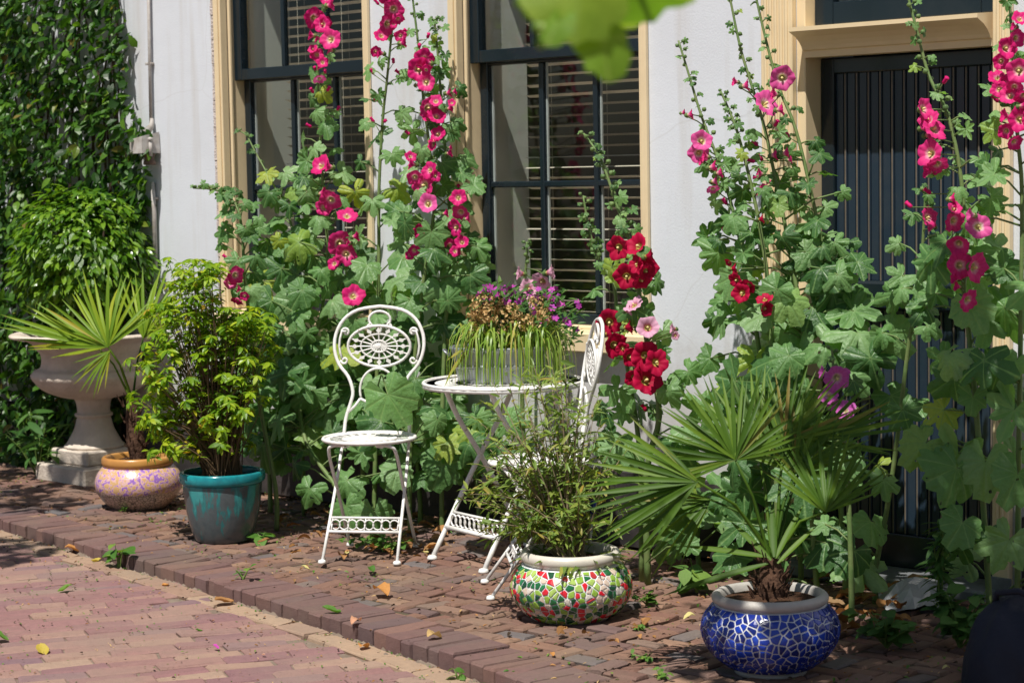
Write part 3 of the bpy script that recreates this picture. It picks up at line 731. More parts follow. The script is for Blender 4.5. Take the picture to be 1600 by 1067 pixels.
def hollyhock(label, pts, Y, flowers=(), leaves=(), buds=(), kind='magenta', pbuds=(), extra=(), r0=.011, r1=.0035, base=None, seed=1, group='hollyhocks along the house wall'):
    """pts: stem pixels from bottom to top, in the upright plane y=Y (or one Y for each point)"""
    r = random.Random(seed)
    Ys = Y if isinstance(Y, (list, tuple)) else [Y]*len(pts)
    P = [PY(px, py, yy) for (px, py), yy in zip(pts, Ys)]
    g = Vector((P[0].x, P[0].y, 0)) if base is None else PG(*base)
    P = [g]+P if P[0].z > .03 else P
    # smooth the stem
    S = []
    for i in range(len(P)-1):
        p0, p1, p2, p3 = P[max(0,i-1)], P[i], P[i+1], P[min(len(P)-1,i+2)]
        for k in range(4):
            t = k/4; S.append(.5*((2*p1)+(p2-p0)*t+(2*p0-5*p1+4*p2-p3)*t*t+(3*p1-p0-3*p2+p3)*t**3))
    S.append(P[-1]); L = len(S)
    root = empty('hollyhock', g, label, 'hollyhock', group)
    sb = MB(); sb.tube(S, [r0+(r1-r0)*(i/(L-1))**.8 for i in range(L)], 7)
    def at(t):
        f = max(0, min(.9999, t))*(L-1); i = int(f); return S[i].lerp(S[i+1], f-i)
    def nearest(p, up=.03):
        q = p-Vector((0,0,up)); return min(S, key=lambda s: (s-q).length)
    def petiole(a, b, rr):
        m = (a+b)*.5+Vector((0,0,(b-a).length*.10)); sb.tube([a, a.lerp(m,.6), m, m.lerp(b,.6), b], [rr*1.2, rr, rr, rr*.9, rr*.8], 5)
    def put_leaf(p, size, origin=None, me=None, nrm=None, tip=None):
        out = p-(origin or at(.5)); out.z = 0
        if out.length < 1e-4: out = rv(1, r)
        out.normalize()
        n = nrm or (TOCAM*.45+SUN_TO*.65+out*.3+rv(.62, r))
        tp = tip or (out*.9+Vector((0,0,-.75))+rv(.45, r))
        part('leaf', me or r.choice(HL if size < .075 else HL+HLR), root, basis(p, n, tp, size*r.uniform(.72, 1.22)))
    for (n, t0, t1, s0, s1, reach0, reach1) in leaves:
        for k in range(n):
            u = (k+r.uniform(.1,.9))/n; t = t0+(t1-t0)*u; a = at(t); w = k*2.4+seed+r.uniform(-.6,.6); reach = (reach0+(reach1-reach0)*u)*r.uniform(.6,1.15)
            dd = Vector((math.cos(w), math.sin(w)*.8, 0)); bpt = a+dd*reach+Vector((0,0,reach*r.uniform(.0,.6)))
            if bpt.y > -.03: bpt.y = -.03-r.uniform(0,.03)
            if bpt.z < .05: bpt.z = .05
            petiole(a, bpt, .0022+.02*(s0+(s1-s0)*u)*.6); put_leaf(bpt, s0+(s1-s0)*u, a)
    for e in extra:                                      # (px, py, radius px, y offset, round?)
        px, py, rp, dy = e[:4]; p = PY(px, py, (Ys[len(Ys)//2])+dy); size = rp/ppm(p)
        petiole(nearest(p, .06), p, .0032); put_leaf(p, size, nearest(p), HLR[int(px) % 2] if len(e) > 4 else None, TOCAM*.8+SUN_TO*.4+rv(.42, r))
    more_fl = []
    for f in flowers:
        if r.random() < .62:
            a = r.uniform(0, 6.28); more_fl.append((f[0]+math.cos(a)*f[2]*.95, f[1]+math.sin(a)*f[2]*1.05, f[2]*r.uniform(.62, .9), f[3] if len(f) > 3 else kind)+(('s',) if r.random() < .45 else ()))
    for f in list(flowers)+more_fl:
        px, py, rp = f[:3]; cn = f[3] if len(f) > 3 else kind; p = PY(px, py, Ys[-1]-.10-r.uniform(0,.03)); size = rp/ppm(p)*1.07
        n = TOCAM*.9+rv(.62, r)+Vector((0,0,.02))
        side = len(f) > 4 and f[4] == 's'
        if side: n = TOCAM*.15+cR*r.choice((-1,1))*.9+Vector((0,0,.15))
        me = CORO[cn][6] if side else r.choice(CORO[cn][:6])
        q = nearest(p, .015); sb.tube([q, q.lerp(p,.5), p-n.normalized()*size*.5], .0022, 5)
        m_ = basis(p, n, rv(1, r), size); fl = part('flower', me, root, m_)
        part('stamen', STAM, fl, m_); part('calyx', CALYX, fl, m_)
    for (px, py, *k) in pbuds:
        cn = k[0] if k else kind; p = PY(px, py, Ys[-1]-.02); q = nearest(p, .02); sb.tube([q, p], .0018, 4)
        dr = (p-q).normalized()+Vector((0,0,.5))+rv(.4, r)+TOCAM*.3
        o = part('petal_bud', PBUD[cn], root, basis(p, dr, rv(1, r), .0105))
    for (n, t0, t1, s0, s1) in buds:
        for k in range(n):
            u = (k+r.uniform(.2,.8))/n; t = t0+(t1-t0)*u; a = at(t); w = k*2.4+r.uniform(-.5,.5); s = s0+(s1-s0)*u
            dr = Vector((math.cos(w), math.sin(w), .55)).normalized(); p = a+dr*s*1.6; sb.tube([a, p], .0016, 4)
            part('bud', BUD, root, basis(p, dr+Vector((0,0,.4)), rv(1, r), s))
            if r.random() < .55: put_leaf(p+dr*s*1.5, s*r.uniform(1.4, 2.4), a, HL[2])
    pm('stem', sb, MT['stem'], root, True)
    return root
# ------------------------------------------------------------------ pots
def PD(px, py, d): return CAM + ray(px, py)*d          # point at a given depth before the lens
def depth(p): return (Vector(p)-CAM).dot(cF)
def smooth_prof(pts, k=4):
    out = []
    for i in range(len(pts)-1):
        p = [pts[max(0,i-1)], pts[i], pts[i+1], pts[min(len(pts)-1,i+2)]]
        for j in range(k):
            t = j/k; out.append(tuple(.5*((2*p[1][c])+(p[2][c]-p[0][c])*t+(2*p[0][c]-5*p[1][c]+4*p[2][c]-p[3][c])*t*t+(3*p[1][c]-p[0][c]-3*p[2][c]+p[3][c])*t**3) for c in (0,1)))
    out.append(pts[-1]); return out
def soil(root, r, z, seed=1):
    rr = random.Random(seed); b = MB(); vs = [(0,0,z+.012)]; fs = []; n = 20
    for k, q in enumerate((.35, .7, 1.0)):
        for i in range(n): a = 2*math.pi*i/n; vs.append((r*q*math.cos(a), r*q*math.sin(a), z+(rr.uniform(-.006,.01) if k < 2 else -.004)))
    fs = [(0,1+i,1+(i+1)%n) for i in range(n)]
    for k in range(2): fs += [(1+k*n+i, 1+(k+1)*n+i, 1+(k+1)*n+(i+1)%n, 1+k*n+(i+1)%n) for i in range(n)]
    b.add(vs, fs); return pm('soil', b, MT['soil'], root, local=True)
def voronoi_tiles(root, prof, z0, z1, n, mat, seed, gap=.0021, th=.0030):
    """mosaic pieces on a turned body: cells in (angle, arc length), laid on the surface with thickness"""
    rr = random.Random(seed); pr = [p for p in prof]
    zs = [p[1] for p in pr]
    def rad(z):
        for i in range(len(pr)-1):
            if pr[i][1] <= z <= pr[i+1][1]:
                t = (z-pr[i][1])/max(1e-6, pr[i+1][1]-pr[i][1]); return pr[i][0]+(pr[i+1][0]-pr[i][0])*t
        return pr[0][0] if z < pr[0][1] else pr[-1][0]
    # arc length table
    N = 60; tab = [(0.0, z0)]
    for k in range(1, N+1):
        z = z0+(z1-z0)*k/N; zp = tab[-1][1]; tab.append((tab[-1][0]+math.hypot(z-zp, rad(z)-rad(zp)), z))
    S = tab[-1][0]
    def z_of(s):
        s = max(0, min(S, s))
        for k in range(N):
            if tab[k][0] <= s <= tab[k+1][0]:
                t = (s-tab[k][0])/max(1e-9, tab[k+1][0]-tab[k][0]); return tab[k][1]+(tab[k+1][1]-tab[k][1])*t
        return z1
    Rm = max(rad(z_of(S*i/20)) for i in range(21)); Uw = 2*math.pi*Rm
    # jittered points, fewer where the body narrows
    pts = []; cell = math.sqrt(Uw*S*.82/n); rows = max(2, int(round(S/cell)))
    for i in range(rows):
        s = (i+.5)*S/rows; m = max(6, int(round(2*math.pi*rad(z_of(s))/cell)))
        for j in range(m): pts.append((((j+.5*(i%2)+rr.uniform(-.48,.48))/m % 1)*Uw, s+rr.uniform(-.48,.48)*S/rows))
    allp = [(u+k*Uw, s) for k in (-1,0,1) for u, s in pts]; made = []; org = WM[root.name].translation
    for (u, s) in pts:
        ku = rad(z_of(s))/Rm
        poly = [(-cell*2.4,-s), (cell*2.4,-s), (cell*2.4,S-s), (-cell*2.4,S-s)]
        near = sorted(((a-u)*ku, b_-s) for a, b_ in allp if abs(a-u)*ku < cell*4 and abs(b_-s) < cell*4 and (a, b_) != (u, s))
        for (dx, dy) in near:
            q = (dx*dx+dy*dy)**.5
            if q < 1e-6: continue
            hx, hy, lim = dx/q, dy/q, q/2-gap; new = []
            for i in range(len(poly)):
                a, b_ = poly[i], poly[(i+1) % len(poly)]; da = a[0]*hx+a[1]*hy-lim; db = b_[0]*hx+b_[1]*hy-lim
                if da <= 0: new.append(a)
                if (da < 0 < db) or (db < 0 < da):
                    t = da/(da-db); new.append((a[0]+(b_[0]-a[0])*t, a[1]+(b_[1]-a[1])*t))
            poly = new
            if len(poly) < 3: break
        if len(poly) < 3: continue
        def at(du, ds, h):
            zz = z_of(s+ds); R = rad(zz); th_ = (u+du/ku)/Rm
            e = .002; dr = (rad(min(z1, zz+e))-rad(max(z0, zz-e)))/(2*e); nl = math.hypot(1, dr)
            return ((R+h/nl)*math.cos(th_), (R+h/nl)*math.sin(th_), zz-h*dr/nl)
        k = len(poly); vs = [at(a, b_, -.002) for a, b_ in poly]+[at(a, b_, th*.75) for a, b_ in poly]+[at(a*.86, b_*.86, th) for a, b_ in poly]
        cx = at(0, 0, th*1.1); vs.append(cx)
        fs = [(i, (i+1)%k, (i+1)%k+k, i+k) for i in range(k)]+[(i+k, (i+1)%k+k, (i+1)%k+2*k, i+2*k) for i in range(k)]+[(i+2*k, (i+1)%k+2*k, 3*k) for i in range(k)]
        m_ = MB(); m_.add(vs, fs); made.append(((org+Vector(cx)-CAM).dot(cF), m_))
    made.sort(key=lambda t: t[0])
    for d_, m_ in made[:285]: pm('tile', m_, mat, root, local=True)
    joined('mosaic_tiles', [(m_.mesh('tile', mat), WM[root.name]) for d_, m_ in made[285:]], root, mat)

# stone urn
gu = PG(150, 748)
urn = empty('stone_urn', gu, 'large pale stone pedestal urn with wide rim standing against the creeper', 'urn')
b = MB(); b.bbox(-.205, .205, -.205, .205, 0, .085, .008); pm('plinth', b, MT['stone'], urn, local=True)
b = MB(); b.bbox(-.150, .150, -.150, .150, .0855, .155, .008); pm('plinth', b, MT['stone'], urn, local=True)
b = MB(); b.lathe(smooth_prof([(.138,.1555),(.142,.165),(.128,.178),(.115,.20),(.090,.25),(.079,.30),(.088,.305),(.090,.318),(.078,.325),(.080,.36),(.088,.385),(.098,.392)], 3), 48, wob=lambda a, z: .035*abs(math.sin(a*12))*(1 if z < .295 else 0)); pm('stem', b, MT['stone'], urn, True, local=True)
b = MB(); b.lathe(smooth_prof([(.10,.392),(.16,.405),(.235,.44),(.277,.485),(.285,.51),(.272,.53),(.248,.54),(.238,.56),(.238,.60),(.262,.645),(.31,.675),(.372,.688),(.383,.694),(.380,.703),(.36,.708),(.32,.700),(.28,.66),(.25,.62)], 3), 64, cap=False, wob=lambda a, z: .020*abs(math.sin(a*15))*(1 if .40 < z < .515 else 0)); pm('bowl', b, MT['stone'], urn, True, local=True)
soil(urn, .262, .645, 2)

def pot(px, py, label, prof_body, prof_rim, mb_, mr, zsoil, rsoil, name='flower_pot', smooth=True):
    g = PG(px, py); root = empty(name, g, label, 'pot', 'pots on the pavement')
    b = MB(); b.lathe(smooth_prof(prof_body, 4), 56, cap=True); pm('body', b, mb_, root, smooth, local=True)
    b = MB(); b.lathe(smooth_prof(prof_rim, 4), 56, cap=False); pm('rim', b, mr, root, smooth, local=True)
    soil(root, rsoil, zsoil, int(px)); return root
pink_pot = pot(218, 793, 'low round pot painted in pink and purple swirls with ochre rim', [(.108,0),(.128,.012),(.165,.05),(.188,.10),(.182,.145),(.160,.178),(.145,.190)], [(.143,.186),(.150,.190),(.157,.203),(.155,.222),(.147,.230),(.137,.228),(.132,.212),(.128,.19)], MT['pink_body'], MT['ochre'], .205, .131)
teal_pot = pot(350, 843, 'tall teal and grey drip glazed pot holding the golden shrub', [(.100,0),(.112,.008),(.128,.05),(.142,.11),(.152,.18),(.156,.232)], [(.155,.230),(.166,.236),(.170,.252),(.167,.270),(.160,.276),(.150,.272),(.146,.25),(.144,.235)], MT['teal_body'], MT['teal_rim'], .25, .146)
gprof = [(.105,0),(.135,.015),(.172,.05),(.193,.095),(.187,.140),(.165,.172),(.148,.184)]
green_pot = pot(893, 966, 'round mosaic pot in green, red and cream pieces with white rim', gprof, [(.146,.180),(.151,.186),(.160,.198),(.160,.214),(.150,.224),(.138,.222),(.132,.206),(.128,.18)], MT['grout'], MT['glaze_white'], .192, .131)
voronoi_tiles(green_pot, smooth_prof(gprof, 4), .012, .178, 470, MT['tile_mix'], 5)
bprof = [(.102,.016),(.125,.028),(.168,.065),(.193,.115),(.188,.158),(.166,.190),(.150,.202)]
blue_pot = pot(1204, 1050, 'round cobalt blue mosaic pot with grey rim at front right', bprof, [(.148,.198),(.154,.201),(.163,.209),(.164,.221),(.155,.231),(.143,.230),(.136,.218),(.131,.195)], MT['grout'], MT['glaze_grey'], .214, .133)
b = MB(); b.lathe([(.088,0),(.101,.002),(.103,.016),(.09,.018)], 48); pm('foot', b, MT['glaze_grey'], blue_pot, True, local=True)
voronoi_tiles(blue_pot, smooth_prof(bprof, 4), .024, .197, 470, MT['tile_blue'], 8)

# ------------------------------------------------------------------ bistro chairs and table
def ring(b, cx, cy, cz, rx, rz, r, n=28, y=None, m=None, a0=0, a1=2*math.pi, closed=True, plane='xz'):
    k = n if closed else n+1; pts = []
    for i in range(k):
        a = a0+(a1-a0)*i/n
        pts.append((cx+rx*math.cos(a), cy, cz+rz*math.sin(a)) if plane == 'xz' else (cx+rx*math.cos(a), cy+rz*math.sin(a), cz))
    b.tube(pts, r, 5, closed, m)
def pierced_disc(root, r, z, n=24, th=.004):
    b = MB(); ring(b, 0, 0, z, r, r, .0075, 40, plane='xy'); pm('rim', b, MT['white_metal'], root, True, local=True)
    b = MB(); b.lathe([(r*.40, z-th), (r*.40, z), (r*.02, z+.0008)], 32, cap=False)                              # solid centre
    for (q0, q1) in ((.52, .60), (.86, .97)):
        b.lathe([(r*q1, z-th), (r*q1, z), (r*q0, z), (r*q0, z-th)], 40, cap=False)
    for k in range(n):
        a = 2*math.pi*k/n; m = Matrix.Rotation(a, 4, 'Z')
        b.box(r*.395, r*.522, -.010*r/.17, .010*r/.17, z-th+.0006, z-.0005, m)
        b.add([(r*.595,-.005,z-.001),(r*.73,-r*.055,z-.001),(r*.865,-.006,z-.001),(r*.865,.006,z-.001),(r*.73,r*.055,z-.001),(r*.595,.005,z-.001)], [(0,1,2,3,4,5)], m)
    pm('pierced_panel', b, MT['white_metal'], root, local=True)
def spiral(cx, cz, r0, r1, a0, turns, y, n=18):
    return [(cx+(r0+(r1-r0)*i/n)*math.cos(a0+turns*2*math.pi*i/n), y, cz+(r0+(r1-r0)*i/n)*math.sin(a0+turns*2*math.pi*i/n)) for i in range(n+1)]
def make_chair(loc, rz, label):
    root = empty('bistro_chair', loc, label, 'chair', 'white bistro chairs', rz=rz)
    W = MT['white_metal']; T = .0068
    pierced_disc(root, .172, .44)
    by = lambda z: .115+.10*(z-.44)/.5          # backrest leans back
    # outer frame: uprights, waist and the round loop
    half = [(.128,.44),(.122,.50),(.104,.56),(.098,.60),(.118,.655),(.155,.70),(.174,.755),(.170,.815),(.140,.870),(.085,.905),(0,.918)]
    half = smooth_prof(half, 3)
    pts = [(x, by(z), z) for x, z in half]; pts += [(-x, y, z) for x, y, z in pts[::-1][1:]]
    b = MB(); b.tube(pts, .0068, 7); pm('back_frame', b, W, root, True, local=True)
    for s in (-1, 1):
        b = MB(); b.tube([(s*.128, by(.44), .445), (s*.132, .03, .30), (s*.137, -.10, .12), (s*.141, -.185, .006)], .0062, 7); b.lathe([(.014,0),(.016,.004),(.013,.012),(.008,.014)], 10, Matrix.Translation((s*.1415,-.187,0))); pm('front_leg', b, W, root, True, local=True)
        b = MB(); b.tube(smooth_prof_3([(s*.06,-.135,.43),(s*.11,-.125,.425),(s*.128,-.10,.39),(s*.128,.02,.22),(s*.130,.17,.006)]), .0066, 7); b.lathe([(.014,0),(.016,.004),(.013,.012),(.008,.014)], 10, Matrix.Translation((s*.130,.172,0))); pm('rear_leg', b, W, root, True, local=True)
    cz = .768; cy = by(cz)
    b = MB(); ring(b, 0, cy, cz, .122, .078, .0060, 36); pm('medallion_ring', b, W, root, True, local=True)
    b = MB(); ring(b, 0, cy, cz, .030, .022, .004, 16); ring(b, 0, cy, cz, .072, .047, .0034, 24); b.lathe([(.010,-.004),(.012,0),(.006,.005)], 10, Matrix.Translation((0,cy,cz)) @ Matrix.Rotation(math.pi/2,4,'X'))
    for k in range(16):
        a = 2*math.pi*k/16; e = (.118*math.cos(a), .075*math.sin(a)); b.tube([(0,cy,cz),(e[0],cy,cz+e[1])], .0026, 4)
        u = Vector((math.cos(a)*.118, 0, math.sin(a)*.075)); p = u*.80; t = Vector((-math.sin(a)*.118, 0, math.cos(a)*.075)).normalized(); w = u.normalized()
        o = Vector((0, cy, cz)); b.add([o+p-w*.012+Vector((0,-.003,0)), o+p+t*.0095+Vector((0,-.003,0)), o+p+w*.014+Vector((0,-.003,0)), o+p-t*.0095+Vector((0,-.003,0))], [(0,1,2,3)])
    pm('medallion_filigree', b, W, root, local=True)
    b = MB(); ring(b, 0, by(.87), .868, .042, .032, .0052, 16, a0=math.radians(-50), a1=math.radians(230), closed=False)
    for s in (-1, 1):
        b.tube(spiral(s*.040, .844, .012, .004, math.pi*(.5), s*1.1, by(.845)), .004, 5)
        b.tube([(s*.128, by(.79), .775+.05), *[(s*(.145+.012*math.sin(q*math.pi)), by(.78), .825-.11*q) for q in (0,.25,.5,.75,1)]], .0048, 5)
        b.tube(spiral(s*.132, .822, .017, .005, 0 if s > 0 else math.pi, s*1.0, by(.82)), .0046, 5)
        b.tube(spiral(s*.134, .716, .015, .005, 0 if s > 0 else math.pi, -s*1.0, by(.716)), .0046, 5)
    pm('scroll', b, W, root, True, local=True)
    b = MB(); ring(b, 0, by(.64), .600, .072, .086, .0052, 22, a0=math.radians(-20), a1=math.radians(200), closed=False)
    for s in (-1, 1): b.tube([(s*.068, by(.57), .572), (s*.085, by(.54), .548), (s*.112, by(.52), .522)], .0052, 5)
    b.tube([(-.068, by(.57), .572), (-.03, by(.56), .555), (0, by(.56), .55), (.03, by(.56), .555), (.068, by(.57), .572)], .0052, 5)
    pm('lower_scroll', b, W, root, True, local=True)
    # decorated foot rail between the front legs
    def fl(z): t = (.30-z)/.30; return -.03*0+.03-.215*t*1.0
    y1, y2 = fl(.105), fl(.150)
    b = MB(); b.tube([(-.1365,y1,.105),(.1365,y1,.105)], .006, 6); b.tube([(-.134,y2,.152),(.134,y2,.152)], .005, 6); pm('foot_rail', b, W, root, True, local=True)
    b = MB()
    for k in range(8):
        xx = -.112+k*.032; ring(b, xx, (y1+y2)/2, .1285, .0175, .0185, .0030, 12)
    for k in range(5): b.tube([(-.126+k*.063, y1, .106), (-.126+k*.063, y2, .151)], .003, 4)
    pm('rail_filigree', b, W, root, True, local=True)
    b = MB()
    for s in (-1, 1): b.tube([(s*.05,-.10,.436),(s*.052,-.10,.42),(s*.075,-.10,.416),(s*.085,-.11,.43)], .0028, 5)
    pm('seat_hook', b, W, root, True, local=True)
    return root
def smooth_prof_3(pts, k=4):
    P = [Vector(p) for p in pts]; out = []
    for i in range(len(P)-1):
        a, b_, c, d = P[max(0,i-1)], P[i], P[i+1], P[min(len(P)-1,i+2)]
        for j in range(k):
            t = j/k; out.append(.5*((2*b_)+(c-a)*t+(2*a-5*b_+4*c-d)*t*t+(3*b_-a-3*c+d)*t**3))
    out.append(P[-1]); return out
# front of the chair is local -y
f1 = Vector((.55, -.83)); ch1 = make_chair((-1.505, -.765, .008), math.atan2(f1.x, -f1.y), 'white bistro chair facing the street, clear of the pots, by the teal pot')
f2 = Vector((-.66, -.75))
ch2 = copy_tree(ch1, Matrix.Translation((-.565, -.835, .008)) @ Matrix.Rotation(math.atan2(f2.x, -f2.y), 4, 'Z'))
ch2['label'] = 'white bistro chair seen side on behind the green and red mosaic pot'

table = empty('bistro_table', (-1.05, -.51, .008), 'round white pierced metal table carrying the zinc tub of flowers', 'table', rz=math.atan2(-.064, .33))
pierced_disc(table, .292, .655, 30, .005)
b = MB(); b.lathe([(.289,.640),(.297,.640),(.297,.655),(.289,.655)], 48); pm('apron', b, MT['white_metal'], table, True, local=True)
for s in (-1, 1):
    for t in (-1, 1):
        b = MB(); b.tube(smooth_prof_3([(s*.15, -t*.16, .64), (s*.155, -t*.10, .52), (s*.16, t*.02, .34), (s*.168, t*.215, .006)]), .010, 7); b.lathe([(.018,0),(.020,.005),(.016,.014),(.010,.016)], 10, Matrix.Translation((s*.168,t*.217,0))); pm('leg', b, MT['white_metal'], table, True, local=True)
for t in (-1, 1):
    y1, y2 = t*.155, t*.125
    b = MB(); b.tube([(-.164,y1,.115),(.164,y1,.115)], .009, 6); b.tube([(-.162,y2,.168),(.162,y2,.168)], .0055, 6)
    for k in range(10): ring(b, -.135+k*.030, (y1+y2)/2, .142, .0185, .022, .0036, 12)
    pm('foot_rail', b, MT['white_metal'], table, True, local=True)

# zinc tub on the table
tz = .664
tub = empty('zinc_tub', (-1.07, -.50, tz), 'oval zinc tub crowded with flowers on the round white table', 'planter', rz=math.atan2(.69, .72))
b = MB(); b.lathe(smooth_prof([(.13,0),(.138,.004),(.146,.05),(.150,.056),(.152,.064),(.15,.07),(.160,.118),(.166,.122),(.164,.130),(.155,.128),(.15,.10)], 3), 48, Matrix.Diagonal((1.14,.86,1,1)), cap=True); pm('body', b, MT['zinc'], tub, True, local=True)
b = MB(); b.lathe([(.002,.118),(.148,.110)], 24, Matrix.Diagonal((1.14,.86,1,1)), cap=False); pm('soil', b, MT['soil'], tub, local=True)
for s in (-1, 1):
    b = MB(); b.tube([(s*.186,-.04,.10),(s*.205,-.04,.115),(s*.21,0,.118),(s*.205,.04,.115),(s*.186,.04,.10)], .004, 5); pm('handle', b, MT['zinc'], tub, True, local=True)

# ------------------------------------------------------------------ hollyhocks
W_ = -.16
hollyhock('hollyhock with magenta blooms up its spike before the left edge of the left window', [(530,770),(478,690),(470,600),(500,500),(512,400),(505,300),(500,200),(497,110),(502,40),(508,-40)], [-.42,-.38,-.34,-.28,-.24,-.22,-.2,-.2,-.2,-.2],
    flowers=[(491,29,16),(509,36,10),(516,62,16,'hot'),(489,56,11,'magenta','s'),(495,86,10),(504,98,9),(513,9,12,'magenta','s'),(499,124,10,'pink'),(501,259,17),(501,303,13,'magenta','s'),(517,313,16,'hot'),(542,337,15),(531,381,19,'hot'),(553,370,11,'magenta','s'),(552,462,17),(522,412,10)],
    pbuds=[(490,146),(511,143),(527,172),(487,199),(494,113),(508,115),(500,210)], leaves=[(20,.08,.42,.105,.09,.20,.16),(26,.42,.78,.088,.05,.15,.07),(8,.78,.97,.04,.02,.05,.02)], buds=[(8,.62,.98,.008,.006)],
    extra=[(440,420,52,-.05),(425,470,48,-.1),(410,545,56,-.14,1),(455,470,44,-.06),(470,530,46,-.1),(430,600,44,-.12),(445,725,38,-.10,1),(410,440,36,-.03),(480,455,40,-.12),(400,500,40,-.2),(470,590,40,-.02,1),(540,430,38,-.04),(450,380,34,-.02),(430,345,30,0),(500,560,44,-.06),(540,560,42,-.02),(520,630,44,-.04),(470,660,44,-.1),(560,600,40,.02),(420,640,40,-.15),(440,680,40,-.1),(500,690,38,0),(545,680,36,.05),(470,300,34,.02),(520,440,44,-.06),(490,400,42,-.02),(465,430,46,-.05),(530,270,30,.05),(555,300,28,.05),(480,250,26,.05),(560,400,40,0),(440,520,50,-.12),(475,490,44,-.1)], seed=11)
hollyhock('tall straight hollyhock on white wall between the two windows, blooms only at its very top', [(585,780),(588,640),(590,520),(592,400),(592,300),(598,187),(604,131),(612,52),(618,0),(620,-50)], [-.3,-.28,-.26,-.24,-.22,-.2,-.2,-.2,-.2,-.2],
    flowers=[(615,15,16,'hot'),(606,38,16,'hot'),(596,56,12),(627,68,11,'magenta','s'),(597,84,11,'magenta','s'),(622,30,10),(603,-8,14)], pbuds=[(615,99),(584,117),(590,159),(585,192),(600,191),(592,8)],
    leaves=[(9,.1,.4,.10,.085,.17,.14),(14,.4,.72,.075,.045,.12,.08),(8,.72,.95,.04,.02,.05,.03)], buds=[(10,.55,.98,.008,.006)],
    extra=[(606,616,52,-.52,1),(620,440,46,-.06),(565,430,40,-.06),(640,470,40,-.1),(585,800,58,-.38,1),(540,790,36,-.34),(555,500,40,-.1),(600,470,40,-.05),(630,400,36,-.02),(640,560,42,0),(580,560,42,.05),(625,520,44,0),(560,690,40,.08),(610,690,40,.05)], seed=23)
hollyhock('hollyhock with hot pink blooms beside the cream casing of the window behind the table', [(640,770),(645,600),(660,450),(678,330),(672,240),(662,160),(654,75),(645,0),(640,-40)], [-.34,-.3,-.26,-.22,-.2,-.18,-.17,-.17,-.17],
    flowers=[(654,109,18),(666,129,15,'hot'),(671,99,12,'magenta','s'),(669,169,16,'hot'),(682,182,14),(684,210,12),(677,227,10),(647,257,13,'magenta','s'),(671,266,13),(662,290,19,'hot'),(669,319,17,'pink'),(694,334,9,'magenta','s'),(656,362,11),(647,392,9)],
    pbuds=[(639,52),(626,116),(668,60),(655,75),(640,210)], leaves=[(10,.1,.4,.105,.09,.18,.15),(22,.38,.75,.085,.048,.15,.08),(9,.75,.97,.04,.02,.05,.03)], buds=[(12,.6,.99,.008,.006)],
    extra=[(683,655,34,-.25,1),(640,430,44,-.06),(700,400,40,0),(690,440,44,-.03),(665,400,40,-.05),(740,290,26,.02),(745,385,30,.03),(620,330,34,0),(700,470,40,-.1),(735,430,34,0),(690,560,40,.05),(660,600,40,.08),(700,620,40,.06),(720,690,40,.02,1),(680,700,38,.05),(760,690,36,.02),(650,520,44,0),(690,500,42,0),(740,650,34,.0),(640,340,32,.02),(690,290,30,.03),(700,350,34,0),(630,380,36,0),(660,440,44,-.06),(715,430,38,0)], seed=37)
hollyhock('hollyhock with green buds at its tip and magenta blooms right before cream window casing', [(690,770),(692,600),(700,450),(706,380),(700,300),(694,210),(686,112),(681,50),(678,30)], [-.26,-.22,-.18,-.16,-.14,-.13,-.13,-.13,-.13],
    flowers=[(699,146,10,'magenta','s'),(701,170,10,'magenta','s'),(716,309,13),(720,332,13,'hot'),(712,356,14),(722,379,12),(703,384,12),(700,240,9,'magenta','s')], pbuds=[(715,295),(690,180)],
    leaves=[(8,.1,.4,.10,.085,.16,.14),(20,.35,.78,.075,.045,.12,.07),(8,.78,.97,.035,.02,.05,.03)], buds=[(18,.72,1.0,.0085,.006)], extra=[(735,290,28,-.02),(745,380,32,0),(740,470,36,0),(720,250,26,0)], seed=41)
hollyhock('low pale green hollyhock with pink bloom rising behind the golden shrub', [(430,760),(400,600),(390,500),(382,430),(378,360),(368,320),(340,298),(302,294)], [-.62,-.62,-.64,-.66,-.66,-.66,-.66,-.66],
    flowers=[(368,430,14,'hot'),(372,468,12),(360,442,11,'pink'),(376,452,9,'magenta','s')], pbuds=[(356,405),(372,412)], leaves=[(12,.3,.7,.075,.05,.13,.08),(16,.66,.93,.045,.026,.07,.035)], buds=[(22,.72,1.0,.009,.006)], extra=[(392,370,22,0),(355,350,16,0),(345,380,15,0),(400,400,26,0),(405,340,16,0)], seed=53)
hollyhock('bare young hollyhock shoot curving left across the cream casing of the left window', [(470,650),(462,420),(452,340),(425,285),(400,240),(385,212),(371,204)], [-.32,-.26,-.24,-.22,-.22,-.22,-.22],
    leaves=[(10,.3,.62,.08,.06,.12,.1),(4,.7,.95,.022,.016,.03,.02)], buds=[(9,.6,1.0,.0065,.005)], r0=.008, r1=.0025, extra=[(430,310,30,0),(445,270,30,0),(470,350,36,0),(480,300,34,0),(455,390,40,0)], seed=59)
hollyhock('pale pink hollyhock bloom poking up behind the zinc tub', [(815,560),(818,480),(820,440),(823,400),(823,378)], -.12,
    flowers=[(847,440,16,'pale'),(826,452,16,'pale'),(816,428,13,'pale','s'),(832,470,12,'pale')], leaves=[(3,.4,.7,.04,.03,.05,.04)], buds=[(9,.72,1.0,.0085,.006)], kind='pale', seed=61)
